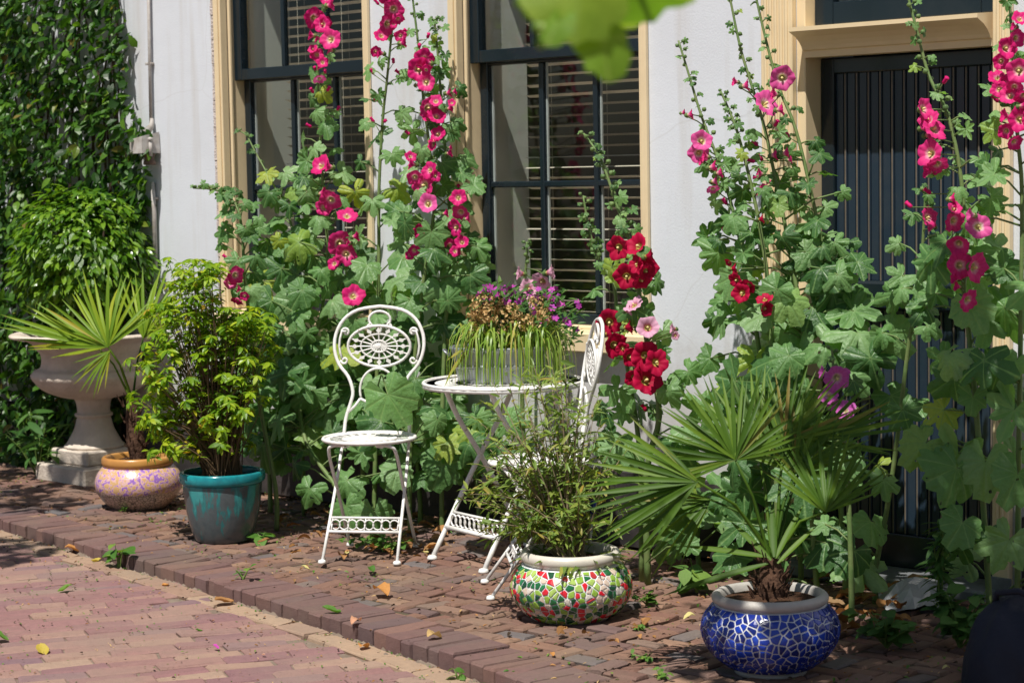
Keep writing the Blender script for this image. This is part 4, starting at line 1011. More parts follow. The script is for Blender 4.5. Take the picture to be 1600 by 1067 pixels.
hollyhock('crimson hollyhock with budded tip leaning across the window right of the table', [(1010,740),(1030,650),(1015,560),(1000,470),(993,410),(985,380),(968,333),(950,279),(936,243),(912,209)], [-.52,-.52,-.52,-.52,-.52,-.52,-.52,-.52,-.52,-.52],
    flowers=[(966,387,19),(997,385,21),(1011,418,18),(979,432,19),(1003,438,15),(952,504,20),(978,512,15,'red','s'),(960,539,20),(984,558,17),(1008,556,21),(1010,594,24),(1012,512,19,'pale'),(990,476,15,'pale'),(1054,514,10,'pale','s'),(990,590,14)],
    pbuds=[(1010,642),(1005,415)], leaves=[(12,.12,.5,.10,.07,.15,.10),(12,.5,.75,.045,.03,.06,.04)], buds=[(26,.6,1.0,.012,.008)], kind='red', extra=[(985,700,46,.0),(1040,600,34,0),(1060,690,48,-.02),(960,690,40,.05),(1075,580,26,0),(975,640,34,0),(1062,740,40,0),(1050,820,36,.02,1),(1075,850,34,-.04)], r0=.013, seed=67)
hollyhock('green budded hollyhock spike without open flowers left of the crimson blooms', [(1000,720),(985,600),(965,500),(959,445),(935,402),(921,360),(911,306)], -.48,
    leaves=[(8,.2,.6,.085,.06,.12,.08),(7,.6,.85,.03,.02,.04,.03)], buds=[(24,.62,1.0,.0105,.007)], pbuds=[], kind='red', extra=[(945,640,34,0)], seed=71)
R_ = -.30
hollyhock('leftmost right-hand hollyhock, one open pink bloom high on the bare white wall', [(1215,880),(1205,700),(1188,560),(1167,430),(1157,380),(1141,314),(1121,248),(1096,182),(1076,116),(1060,64)], -.34,
    flowers=[(1096,221,18,'pink'),(1111,262,14,'hot','s'),(1076,180,11,'hot','s'),(1105,245,11,'hot','s'),(1114,284,11,'pink','s')], pbuds=[(1136,320),(1134,363)], kind='hot', leaves=[(16,.08,.52,.105,.075,.18,.13),(14,.5,.72,.06,.035,.09,.05),(6,.74,.95,.022,.015,.03,.02)], buds=[(22,.6,1.0,.010,.007)],
    extra=[(1120,500,44,0),(1105,370,24,0),(1150,590,46,-.08),(1140,640,44,-.04),(1180,560,50,-.06),(1110,560,36,0),(1105,640,40,.05),(1090,700,40,.06),(1160,470,40,0)], seed=73)
hollyhock('hollyhock leaning over the fluted door casing with two wide open pink blooms', [(1275,900),(1262,700),(1255,531),(1250,481),(1238,415),(1225,344),(1210,273),(1195,202),(1177,142),(1157,76),(1141,0),(1132,-40)], -.34,
    flowers=[(1197,162,21,'pink'),(1222,122,20,'pink'),(1162,135,13,'hot','s'),(1213,148,12,'hot','s'),(1216,172,13,'hot','s')], pbuds=[(1184,228),(1180,253),(1189,278),(1210,198)], kind='hot', leaves=[(16,.06,.45,.11,.085,.2,.14),(18,.42,.66,.07,.04,.11,.06),(6,.7,.95,.022,.014,.03,.02)], buds=[(20,.66,1.0,.010,.007)],
    extra=[(1225,520,54,-.04),(1270,480,44,0),(1300,455,40,.04),(1340,410,34,.05),(1315,300,26,.1),(1200,470,44,-.02),(1235,600,52,-.06,1),(1195,640,50,-.08,1),(1290,540,52,-.04),(1265,395,36,0),(1180,420,30,0)], seed=79)
hollyhock('hollyhock spike closest to the dark door, side-on dark pink buds', [(1320,900),(1308,700),(1300,560),(1293,455),(1288,405),(1268,304),(1243,202),(1217,137),(1200,76),(1182,0),(1175,-40)], -.26,
    flowers=[(1225,240,12,'hot','s'),(1207,243,12,'hot','s'),(1190,272,11,'hot','s'),(1188,300,9,'hot','s')], pbuds=[(1233,215),(1210,285),(1192,252)], kind='hot', leaves=[(14,.06,.45,.11,.085,.19,.14),(13,.42,.66,.06,.035,.1,.05),(8,.66,.95,.028,.016,.04,.02)], buds=[(20,.66,1.0,.009,.006)],
    extra=[(1340,520,62,-.06),(1390,520,54,-.02),(1330,470,44,0),(1360,560,50,-.08),(1250,320,24,0),(1280,240,22,0),(1270,360,34,0),(1330,590,44,-.12)], seed=83)
hollyhock('short budded hollyhock spike between taller ones, small crimson blooms at its foot', [(1215,860),(1210,640),(1200,450),(1187,354),(1172,283),(1154,213),(1141,177),(1126,143)], -.40,
    flowers=[(1144,420,11,'red','s'),(1159,458,16,'red'),(1195,482,14,'red'),(1150,438,12,'red'),(1187,343,10,'red','s')], kind='red', leaves=[(14,.1,.55,.10,.08,.17,.12),(10,.52,.75,.05,.03,.07,.04)], buds=[(18,.7,1.0,.009,.006)], extra=[(1150,595,50,-.1),(1215,560,50,-.06,1),(1130,470,34,0)], seed=89)
hollyhock('hollyhock with orchid purple blooms low above the fan palm', [(1330,900),(1325,760),(1318,680),(1306,620),(1302,575),(1300,545)], -.62,
    flowers=[(1308,591,20,'orchid'),(1295,617,15,'orchid'),(1321,640,16,'orchid')], kind='orchid', leaves=[(5,.2,.8,.075,.055,.12,.08)], buds=[(5,.8,1.0,.008,.006)], seed=97)
hollyhock('hollyhock before the middle of the dark door with stacked hot pink blooms', [(1545,930),(1530,700),(1516,540),(1506,455),(1508,405),(1506,324),(1496,243),(1478,172),(1452,120),(1432,46),(1420,0),(1412,-40)], -.42,
    flowers=[(1443,170,18,'hot'),(1460,201,20,'hot'),(1453,240,21,'hot'),(1455,268,16,'magenta','s'),(1491,345,17,'hot'),(1498,381,19,'hot'),(1529,354,19,'pink'),(1523,418,24,'hot'),(1513,469,18,'hot'),(1485,311,12,'magenta','s'),(1496,435,13,'magenta','s'),(1448,212,13,'magenta','s')],
    pbuds=[(1473,131),(1425,324),(1478,265),(1455,303)], leaves=[(16,.06,.45,.11,.085,.2,.14),(14,.4,.62,.07,.045,.10,.07),(8,.62,.85,.032,.02,.05,.03)], buds=[(22,.62,1.0,.010,.007)],
    extra=[(1475,640,58,-.02),(1440,690,50,0),(1490,590,50,-.02),(1545,500,46,.0),(1475,560,46,0),(1540,720,60,-.05,1),(1495,730,56,-.1,1),(1520,620,48,-.06),(1550,840,52,-.05),(1445,480,36,0)], seed=101)
hollyhock('thin hollyhock on the door with one lone open bloom halfway up', [(1368,890),(1385,800),(1400,700),(1420,536),(1432,481),(1440,405),(1445,320),(1447,290)], -.30,
    flowers=[(1450,340,17,'hot')], kind='hot', leaves=[(7,.25,.7,.075,.055,.12,.08),(6,.65,.95,.045,.03,.07,.05)], buds=[(3,.85,1.0,.009,.007)], extra=[(1405,380,22,0),(1400,460,40,0),(1410,430,28,0),(1470,410,30,0),(1335,860,42,-.2,1),(1440,430,34,0),(1410,640,40,-.1)], seed=103)
hollyhock('rightmost hollyhock crowded with magenta blooms at the picture edge', [(1590,900),(1592,700),(1595,500),(1597,304),(1589,202),(1582,76),(1577,0),(1572,-40)], -.42,
    flowers=[(1572,76,18),(1592,111,20,'hot'),(1559,121,15),(1561,140,13),(1574,182,14,'magenta','s'),(1594,187,19),(1572,205,13),(1564,96,14),(1594,30,14),(1588,60,15),(1578,150,15,'hot'),(1600,150,16),(1585,222,14)], pbuds=[(1560,160)], leaves=[(14,.1,.5,.11,.085,.2,.14),(16,.45,.75,.07,.045,.12,.08),(6,.75,.98,.03,.02,.04,.03)], buds=[(8,.7,1.0,.009,.007)],
    extra=[(1570,480,48,0),(1590,560,54,-.06),(1560,580,46,0),(1555,260,24,.05),(1545,330,24,.05),(1570,420,40,0),(1585,640,60,-.08),(1590,740,56,-.1,1)], seed=107)
for (lab, px, yt, Y, n, sd, re) in (('leafy young hollyhock without flowers between the teal pot and the bistro chair', 468, 560, -.24, 20, 201, .26), ('leafy flowerless hollyhock directly behind the bistro chair seat', 560, 540, -.14, 20, 203, .26),
        ('low flowerless hollyhock leaves left of the round table legs', 650, 600, -.16, 15, 207, .22), ('flowerless hollyhock leaves in the shade under the round table', 745, 660, -.16, 18, 211, .2), ('leafy flowerless hollyhock in the gap behind the golden shrub', 415, 560, -.34, 26, 213, .2),
        ('low hollyhock leaves at the wall foot left of the fan palm', 1090, 770, -.2, 12, 217, .18), ('flowerless hollyhock leaves low before the fluted door casing', 1245, 700, -.2, 16, 219, .2)):
    hollyhock(lab, [(px+6,yt+180),(px,yt+90),(px-4,yt)], Y, leaves=[(n,.48,1.0,.115,.085,re,re*.75)], seed=sd, r0=.012, r1=.007)
# ------------------------------------------------------------------ creeper on the left
CL = [simple_leaf('leaf', MT['ivy'], 1, .52, .10, .3), simple_leaf('leaf', MT['ivy'], 1, .42, .16, .2), simple_leaf('leaf', MT['ivy'], 1, .60, .05, .4, base=.6)]
ivy = empty('climbing_creeper', (-4.9, -.05, 0), 'dense dark green creeper covering the left end of the house wall', 'creeper')
items = []; r = random.Random(5)
for k in range(15500):
    z = r.uniform(-.0, 2.75); xe = -3.90-.10*math.sin(z*3.1+.5)-.04*math.sin(z*11)-(.10 if z < 1.2 else 0)
    x = xe-abs(r.random())**1.0*2.6
    e = xe-x; th = min(.30, .05+e*.5)*(.62+.38*math.sin(x*7+z*5)*math.sin(z*6.3+x*2))
    lay = r.random(); y = -.03-th*(1-.75*lay*lay)
    n = Vector((.15, -.65, .65))+rv(.85, r); t = Vector((r.uniform(-1,1), -.6, -.55))+rv(.45, r)
    items.append((r.choice(CL), basis((x, y, z), n, t, r.uniform(.038, .075))))
scatter('leaf', 'foliage', items, ivy, MT['ivy'])
b = MB()
for k in range(26):
    x = r.uniform(-6.2, -4.0); p = Vector((x, -.035, 0)); pts = [p]
    for i in range(9): p = p+Vector((r.uniform(-.12,.12), 0, .28)); pts.append(Vector((min(p.x, -4.02), -.03-r.uniform(0,.02), p.z)))
    b.tube(pts, [.012-.001*i for i in range(10)], 5)
pm('vine', b, MT['wood'], ivy)
# ------------------------------------------------------------------ clipped shrub in the urn
LL = [simple_leaf('leaf', MT['laurel'], 1, .36, .16, .25), simple_leaf('leaf', MT['laurel'], 1, .42, .10, .35)]
du = depth(gu); cc = PD(140, 402, du)
laurel = empty('laurel_shrub', gu+Vector((0,0,.66)), 'rounded glossy dark green shrub growing in the stone urn', 'shrub')
items = []; r = random.Random(9)
def lump(d): return 1+.10*math.sin(d.x*5+1)*math.sin(d.z*6)+.07*math.sin(d.y*9+d.z*4)
for k in range(4600):
    d = rv(1, r)
    while d.length > 1 or d.length < .05: d = rv(1, r)
    d.normalize(); q = (1-.55*r.random()**2.2)*lump(d)
    p = cc+Vector((d.x*.355, d.y*.355, d.z*.315))*q
    if d.z > .5: p.z += .03*r.random()
    n = d*.45+Vector((0,0,.75))+rv(.5, r); t = d+Vector((0,0,-.25))+rv(.5, r)
    items.append((r.choice(LL), basis(p, n, t, r.uniform(.04, .07))))
tp = PD(246, 372, du)
for k in range(34):
    u = r.random(); p = tp.lerp(PD(262, 312, du), u)+rv(.018, r); items.append((LL[0], basis(p, Vector((0,-.3,.7))+rv(.6, r), cR*r.choice((-1,1))+Vector((0,0,.6))+rv(.4, r), r.uniform(.045,.07))))
scatter('leaf', 'foliage', items, laurel, MT['laurel'])
b = MB()
for k in range(14):
    a = k*2.4; e = cc+Vector((math.cos(a)*.22, math.sin(a)*.22, r.uniform(-.05,.22))); s0 = gu+Vector((math.cos(a)*.05, math.sin(a)*.05, .64)); b.tube([s0, s0.lerp(e,.5)+rv(.03, r), e], [.012,.008,.003], 5)
b.tube([cc, tp, PD(262,312,du)], [.01,.005,.002], 5)
pm('branch', b, MT['wood'], laurel)
# ------------------------------------------------------------------ golden shrub in the teal pot
GL = [simple_leaf('leaf', MT['gold'], 1, .32, .14, .22), simple_leaf('leaf', MT['gold'], 1, .40, .08, .30)]
gt = PG(350, 843); dt = depth(gt)
gold = empty('golden_shrub', gt+Vector((0,0,.25)), 'yellow green whorled shrub growing in the teal pot', 'shrub')
items = []; r = random.Random(14); b = MB()
tips = []
for k in range(330):
    v = r.random(); py = 405+v*305; w = 92 if py < 640 else 92-(py-640)*.40
    if py < 470: w = 40+(py-400)*.6
    cx = 322-(14 if py > 560 else 0)+(6 if py < 470 else 0); px = cx+r.uniform(-1,1)*w*(1.28 if r.random() < .25 else .92)+8*math.sin(py*.045)
    if px > 405 and py > 600: px -= 30
    if px > 345 and py < 480: py += 70
    tips.append(PD(px, py, dt+r.uniform(-.20,.20)))
for (px, py) in ((262,402),(275,420),(290,440),(240,520),(225,550),(230,615),(245,650),(232,590),(255,690),(420,560),(415,620)): tips.append(PD(px, py, dt+r.uniform(-.1,.05)))
for t in tips:
    s0 = gt+Vector((r.uniform(-.06,.06), r.uniform(-.06,.06), .24)); mid = s0.lerp(t, .55)+Vector((0,0,.06))+rv(.02, r); b.tube([s0, s0.lerp(mid,.5)+Vector((0,0,.02)), mid, t], [.0036,.0028,.0020,.0012], 4)
    ax = ((t-mid).normalized()+Vector((0,0,.6))).normalized(); o = ax.orthogonal().normalized(); q = ax.cross(o)
    for u in (.5, .72, .88):
        if r.random() < .75:
            pu = mid.lerp(t, u*1.2-.2) if u > .55 else s0.lerp(mid, .8)
            for i in range(4):
                dd = rv(1, r); dd.z = abs(dd.z)*.5; items.append((r.choice(GL), basis(pu+rv(.012, r), Vector((0,0,1))+rv(.5, r), dd, r.uniform(.026,.044))))
    for lev in range(2):
        nn = r.randint(6, 8)
        for i in range(nn):
            a = 2*math.pi*(i+r.random()*.5)/nn; dd = o*math.cos(a)+q*math.sin(a); ln = r.uniform(.030,.054)*(1 if lev == 0 else .8)
            items.append((r.choice(GL), basis(t-ax*.03*lev*r.random(), ax*.9+dd*.15+rv(.25, r), dd+ax*(.35 if lev == 0 else .05), ln)))
pm('branch', b, MT['twig'], gold)
scatter('leaf', 'foliage', items, gold, MT['gold'])
# ------------------------------------------------------------------ fan palms
def palm(label, pot_g, zs, dpt, fronds, mat, trunk, seed):
    r = random.Random(seed); root = empty('fan_palm', pot_g+Vector((0,0,zs)), label, 'palm', 'fan palms in pots')
    tb = MB(); t0 = pot_g+Vector((0,0,zs-.02)); t1 = trunk
    tb.tube([t0, t0.lerp(t1,.35), t0.lerp(t1,.75), t1], [.030,.040,.034,.018], 12)
    pm('trunk', tb, MT['fibre'], root)
    fb = MB()
    for k in range(60):
        u = r.random(); c = t0.lerp(t1, u); a = r.uniform(0, 6.28); d = Vector((math.cos(a), math.sin(a), 0)); s0 = c+d*.04; fb.tube([s0, s0+d*r.uniform(.01,.03)+Vector((0,0,r.uniform(.01,.06)))], [.004,.0015], 4)
    pm('fibre_tuft', fb, MT['fibre'], root)
    bl = [blade('leaflet', mat, 1, .050, dr) for dr in (.02, .12, .34)]
    for (hx, hy, doff, ang, spread, ln, n, lean) in fronds:
        hub = PD(hx, hy, dpt+doff); p0 = t1+rv(.012, r); m = p0.lerp(hub,.5)+Vector((0,0,.04))
        pb_ = MB(); pb_.tube([t0.lerp(t1,.8), p0, m, hub], [.006,.006,.0045,.0032], 5); fr = pm('frond', pb_, MT['palm'], root, True)
        # the fan's plane: leaned a little away from facing the camera
        nrm = (-cF*math.cos(lean)+Vector((0,0,1))*math.sin(lean)+rv(.10, r)).normalized()
        e1 = (cR-nrm*cR.dot(nrm)).normalized(); e2 = nrm.cross(e1)
        for i in range(n):
            u = (i+.5)/n; a = math.radians(ang+(u-.5)*spread); d = e1*math.cos(a)+e2*math.sin(a)
            L = ln*(.72+.28*math.sin(u*math.pi))*r.uniform(.92,1.06)
            part('leaflet', r.choice(bl[:2]) if r.random() < .8 else bl[2], fr, basis(hub+nrm*.003*(i % 2), nrm+rv(.22, r)+d*.1, d+rv(.02, r)-Vector((0,0,.10)), (L*.92, L, L)))
    return root
gp = PG(218, 793); dp = depth(gp)
palm('yellow green fan palm in the pink swirl pot before the stone urn', gp, .205, dp, [(169,542,-.12,112,150,.36,26,.2),(150,540,-.02,158,40,.44,10,.4),(224,528,.05,75,90,.34,15,.2),(172,548,-.16,228,80,.22,9,.3)], MT['palm_yellow'], PD(206, 625, dp), 3)
gb = PG(1204, 1050); db = depth(gb)
palm('dark green fan palm with long stiff blades in the blue mosaic pot', gb, .214, db, [(1149,718,-.05,105,190,.27,34,.15),(1090,752,-.14,178,110,.34,24,.35),(1242,739,.05,75,160,.27,30,.3),(1290,800,-.05,85,120,.26,22,.1),(1185,705,.12,105,120,.28,24,.4),(1270,690,.15,25,70,.30,16,.5),(1110,780,.02,200,90,.30,16,.5),(1225,690,.08,60,100,.26,18,.3)], MT['palm'], PD(1207, 872, db), 7)
b = MB(); rt = bpy.data.objects.get('fan_palm.001')
for (x0, y0, x1, y1, wd) in ((1200,880,1032,888,.010),(1200,870,1075,800,.009),(1210,870,1190,770,.011),(1215,880,1250,800,.008),(1205,875,1150,790,.009),(1212,872,1225,770,.009)):
    a_, e_ = PD(x0,y0,db-.05), PD(x1,y1,db-.1); m_ = (a_+e_)*.5+Vector((0,0,.02))
    pm('young_blade', MB(), MT['palm'], rt) if False else part('leaflet', blade('leaflet', MT['palm'], 1, wd*3.6/(e_-a_).length*.55, .04), rt, basis(a_, Vector((0,-.5,.8))-cF*.5, e_-a_, (e_-a_).length))
# ------------------------------------------------------------------ leafy shrub in the green mosaic pot
SL = [simple_leaf('leaf', MT['shrub'], 1, .20, .12, .2), simple_leaf('leaf', MT['shrub'], 1, .15, .2, .35), simple_leaf('leaf', MT['shrub'], 1, .26, .1, .1)]
gg = PG(893, 966); dg = depth(gg)
shrub = empty('willowy_shrub', gg+Vector((0,0,.19)), 'airy twiggy shrub with narrow leaves in the green mosaic pot', 'shrub')
items = []; r = random.Random(21); b = MB()
ends = [(760,640),(790,610),(820,570),(845,555),(870,575),(890,560),(905,600),(940,640),(965,680),(945,720),(770,690),(745,760),(730,790),(770,800),(800,660),(830,640),(860,620),(880,640),(915,660),(930,760),(790,740),(820,720),(850,700),(870,690),(900,720),(955,780),(775,850),(765,770),(810,800),(840,770),(745,700),(840,600),(860,560),(900,640),(925,700),(800,830),(880,760),(755,735),(795,700),(860,660),(830,690),(890,690),(850,740),(815,615),(800,790),(830,810),(860,800),(900,800),(780,820),(920,790),(850,830),(890,830),(760,800),(935,820),(740,780),(720,770)]
for k, (px, py) in enumerate(ends*2):
    t = PD(px+r.uniform(-34,30), py+r.uniform(-28,26), dg+r.uniform(-.20,.22)); s0 = gg+Vector((r.uniform(-.04,.04), r.uniform(-.04,.04), .19))
    mid = s0.lerp(t,.5)+Vector((0,0,.10))+rv(.04, r); pts = []
    for i in range(9):
        u = i/8; pts.append(s0*(1-u)**2+mid*2*u*(1-u)+t*u*u)
    b.tube(pts, [.0040-.0031*i/8 for i in range(9)], 4)
    for i in range(27):
        u = .22+.8*r.random(); u = min(1, u); p = s0*(1-u)**2+mid*2*u*(1-u)+t*u*u; dr = (t-s0).normalized(); d = dr*.6+rv(.9, r)
        items.append((r.choice(SL), basis(p, Vector((0,-.2,.7))+rv(.6, r), d, r.uniform(.024,.058))))
for k in range(60):
    a = r.uniform(0, 6.28); p = gg+Vector((math.cos(a)*.10, math.sin(a)*.10, .20)); d = Vector((math.cos(a), math.sin(a), r.uniform(.2,.9))); items.append((SL[1], basis(p, Vector((0,0,1))+rv(.5, r), d, r.uniform(.07,.12))))
pm('branch', b, plain('pale_twig', (.24,.19,.12), .8, .2, c2=(.13,.10,.06), scale=30), shrub); scatter('leaf', 'foliage', items, shrub, MT['shrub'])
b = MB(); a_ = PD(921, 850, dg-.03); b.tube([a_, PD(926, 800, dg)], .006, 6); pm_root = empty('plant_marker', a_, 'small grey stick with a patterned tip stuck in the mosaic pot', 'stick'); pm('shaft', b, MT['zinc'], pm_root, True)
b = MB(); b.tube([PD(926,802,dg), PD(928,782,dg)], [.010,.012], 8); pm('tip', b, MT['tile_blue'], pm_root, True)

# ------------------------------------------------------------------ flowers in the zinc tub
tl = Vector((-1.07, -.50, tz+.115)); dtb = depth(tl)
gr = empty('ribbon_plant', tl, 'drooping yellow green ribbon grass spilling over the zinc tub', 'plant'); r = random.Random(33)
for k in range(250):
    px = r.uniform(732, 872); p0 = PD(min(855, max(745, px)), r.uniform(520, 552), dtb-r.uniform(-.04,.12)); out = (cR*((px-800)/70*.7+r.uniform(-.9,.9))-cF*.75); out.z = 0; out.normalize()
    L = r.uniform(.07,.19); b = MB(); pts = []
    for i in range(8):
        u = i/7; pts.append(p0+out*(.085*math.sin(min(1,u*1.3)*math.pi/2)*r.uniform(.97,1.03)*(L/.13))+Vector((0,0,.050*math.sin(u*math.pi*.95)*(1-u)*2.2-L*u**2.0)))
    sd = out.cross(Vector((0,0,1))); vs = []
    for i, p in enumerate(pts):
        w = .0027*(1-(i/7)**3)+.0004; vs += [p-sd*w, p+sd*w+Vector((0,0,.001))]
    b.add(vs, [(2*i, 2*i+1, 2*i+3, 2*i+2) for i in range(7)]); pm('leaf', b, MT['grass'], gr, True, {'vein': [0]*16})
dn = empty('dried_flowers', tl+Vector((-.05,.0,.02)), 'clumps of tan dried flower heads standing in the zinc tub', 'plant'); r = random.Random(35)
FL = simple_leaf('floret', MT['straw'], 1, .6, .3, .3)
heads = [(752,475,17),(745,500,15),(770,470,13),(790,500,20),(800,488,14),(785,478,12),(840,478,15),(825,505,13),(850,495,12),(762,492,13),(745,485,12)]
sb = MB(); 
for (px, py, rp) in heads:
    c = PD(px, py, dtb-.09+r.uniform(-.05,.05)); R = rp*1.1/ppm(c); sb.tube([tl+Vector((r.uniform(-.1,.1),r.uniform(-.06,.06),-.02)), c], .002, 4); its = []
    for k in range(90):
        d = rv(1, r).normalized(); its.append((FL, basis(c+Vector((d.x*R, d.y*R, d.z*R*1.15))*r.uniform(.6,1), d+rv(.5, r), rv(1, r), r.uniform(.010,.018))))
    h = joined('flower_head', its, dn, MT['straw'], kind='stuff', attrs=('vein',))
pm('stem', sb, MT['twig'], dn)
pf = empty('purple_bedding_plant', tl+Vector((.03,.02,0)), 'leafy bedding plant dotted with small purple flowers in the zinc tub', 'plant'); r = random.Random(39)
PT = simple_leaf('petal', MT['purple'], 1, .8, .15, .2); PF = MB()
def purple_flower():
    vs = []; fs = []; m_ = MB(); vein = []
    for k in range(6):
        a = 2*math.pi*k/6; c, s = math.cos(a), math.sin(a); o = [(0,0,0),(.5*c-.33*s,.5*s+.33*c,.15),(1*c-.2*s,s+.2*c,.10),(1*c+.2*s,s-.2*c,.12),(.5*c+.33*s,.5*s-.33*c,.13)]
        m_.add(o, [(0,4,3,2,1)])
    return m_.mesh('flower', MT['purple'], True, {'vein': [0]*30})
PFM = purple_flower(); WL = simple_leaf('leaf', MT['weed_dark'], 1, .34, .15, .2); items = []; sb = MB()
for k in range(62):
    px = r.choice((r.uniform(728,800), r.uniform(790,905), r.uniform(835,905))); py = 450+r.uniform(0,44)*(.5 if px < 830 else 1.2)+(18 if px > 880 else 0)+(14 if px < 745 else 0)
    c = PD(px, py, dtb+r.uniform(-.16,.08)); sb.tube([tl+Vector((r.uniform(-.1,.1),r.uniform(-.07,.07),-.02)), c], .0018, 4)
    part('flower', PFM, pf, basis(c, TOCAM+rv(.7, r)+Vector((0,0,.3)), rv(1, r), r.uniform(.010,.017)))
    for i in range(9): items.append((WL, basis(c+rv(.03, r)-Vector((0,0,.04*r.random())), Vector((0,-.3,.7))+rv(.6, r), rv(1, r)+Vector((0,0,.3)), r.uniform(.022,.042))))
for k in range(260):
    px = r.uniform(735,905); py = r.uniform(475,545); items.append((WL, basis(PD(px, py, dtb+r.uniform(-.05,.12)), Vector((0,-.3,.7))+rv(.6, r), rv(1, r)+Vector((0,0,.3)), r.uniform(.025,.05))))
pm('stem', sb, MT['twig_green'], pf); scatter('leaf', 'foliage', items, pf, MT['weed_dark'], n=150)
al = empty('orange_tinged_succulent', tl+Vector((-.1,-.09,0)), 'spiky succulent with orange tinged leaves at the left of the tub', 'plant'); r = random.Random(43)
AM = leafmat('orange_green_succulent', [(0,(.22,.26,.04)),(.5,(.34,.26,.04)),(1,(.50,.20,.05))], .15, .4, .4, bump=False)
for (x1, y1) in ((672,508),(690,490),(705,480),(722,492),(695,540),(706,570),(700,590),(735,500),(720,470),(742,520)):
    a_ = PD(738, 540, dtb-.10); e_ = PD(x1, y1, dtb-.14+r.uniform(-.05,.05)); L = (e_-a_).length; part('leaf', blade('leaf', AM, 1, .15*(.1/L)**.5, .05+.1*r.random()), al, basis(a_, Vector((0,-.6,.6))+rv(.3, r), e_-a_, L))

# ------------------------------------------------------------------ weeds
WD = [simple_leaf('leaf', MT['weed'], 1, .75, .08, .25), simple_leaf('leaf', MT['weed'], 1, .55, .12, .3), simple_leaf('leaf', MT['weed_dark'], 1, .8, .08, .25), simple_leaf('leaf', MT['weed_dark'], 1, .22, .15, .25)]
def weed(name, label, px, py, hpx, wpx, n, lpx, kinds=(0,1), z=0.005, seed=1, cat='weed', stems=6, group='weeds in the pavement'):
    r = random.Random(seed); g = PG(px, py, z); s = 1/ppm(g); root = empty(name, g, label, cat, group); sb = MB()
    tops = [g+Vector((r.uniform(-1,1)*wpx*s*.5, r.uniform(-1,1)*wpx*s*.35, hpx*s*r.uniform(.5,1))) for _ in range(stems)]
    for t in tops: sb.tube([g+rv(.006, r)*Vector((1,1,0)).length*.5, g.lerp(t,.55)+Vector((0,0,hpx*s*.08)), t], [.0026,.002,.001], 4)
    pm('stem', sb, MT['twig_green'], root)
    for k in range(n):
        t = r.choice(tops); u = r.uniform(.25,1); p = g.lerp(t, u)+Vector((0,0,.3*u*(1-u)*hpx*s)); d = rv(1, r); d.z = r.uniform(-.1,.5)
        part('leaf', WD[r.choice(kinds)], root, basis(p, Vector((0,-.2,.9))+rv(.45, r), d, lpx*s*r.uniform(.7,1.25)))
    return root
weed('kerb_weed', 'broad leaved weed growing in the gutter against the kerb below the teal pot', 186, 888, 42, 46, 12, 24, (0,1), ROADZ, 3)
weed('kerb_weed', 'small feathery weed rooted on top of the kerb before the bistro chair', 380, 905, 22, 26, 14, 12, (1,3), .012, 4)
weed('kerb_weed', 'lone bright leafy weed at the kerb foot by the picture bottom', 716, 1064, 20, 20, 7, 18, (0,), ROADZ, 5)
weed('pavement_weed', 'clover like weed patch between the two mosaic pots, nearest the green one', 1010, 945, 24, 50, 26, 13, (0,), .005, 6)
weed('pavement_weed', 'broad dark leaved weed clump left of the blue pot rim', 1090, 925, 52, 70, 20, 34, (0,2), .005, 7)
weed('pavement_weed', 'tiny weed sprig in the paving midway between the mosaic pots', 1000, 985, 14, 22, 14, 9, (1,), .005, 8)
weed('pavement_weed', 'low weed in the brick joints left of the blue pot foot', 1010, 1030, 14, 60, 24, 10, (0,1), .005, 9)
weed('pavement_weed', 'bright green weed tuft at the bottom edge left of the blue pot', 1035, 1062, 18, 40, 18, 11, (1,), .005, 10)
weed('tall_weed', 'tall feathery weed standing before the foot of the dark door', 1472, 985, 200, 26, 120, 30, (3,), .005, 12, stems=5)
weed('balm_clump', 'leafy dark green balm clump at the doorstep', 1500, 1010, 95, 110, 80, 30, (2,), .005, 13, stems=16)
weed('balm_clump', 'low dark leafy clump right of the blue pot', 1385, 1010, 60, 120, 60, 24, (2,), .005, 14, stems=14)
weed('balm_clump', 'dark leafy clump nearest the navy bag at the lower right', 1545, 1040, 90, 80, 50, 32, (2,), .005, 15, stems=10)
weed('pavement_weed', 'creeping weeds under the table and chairs', 600, 860, 26, 150, 70, 14, (1,0), .005, 16, stems=22)
weed('pavement_weed', 'weed tuft at the foot of the pink swirl pot', 195, 800, 10, 26, 14, 8, (1,), .005, 17)
weed('pavement_weed', 'round leaved weed by the right foot of the teal pot', 408, 845, 16, 26, 6, 24, (0,), .005, 18)
weed('strap_leaf_plant', 'long arching strap leaves in the shade behind the stone urn', 60, 745, 110, 150, 40, 46, (3,), .005, 19, cat='plant', stems=12)

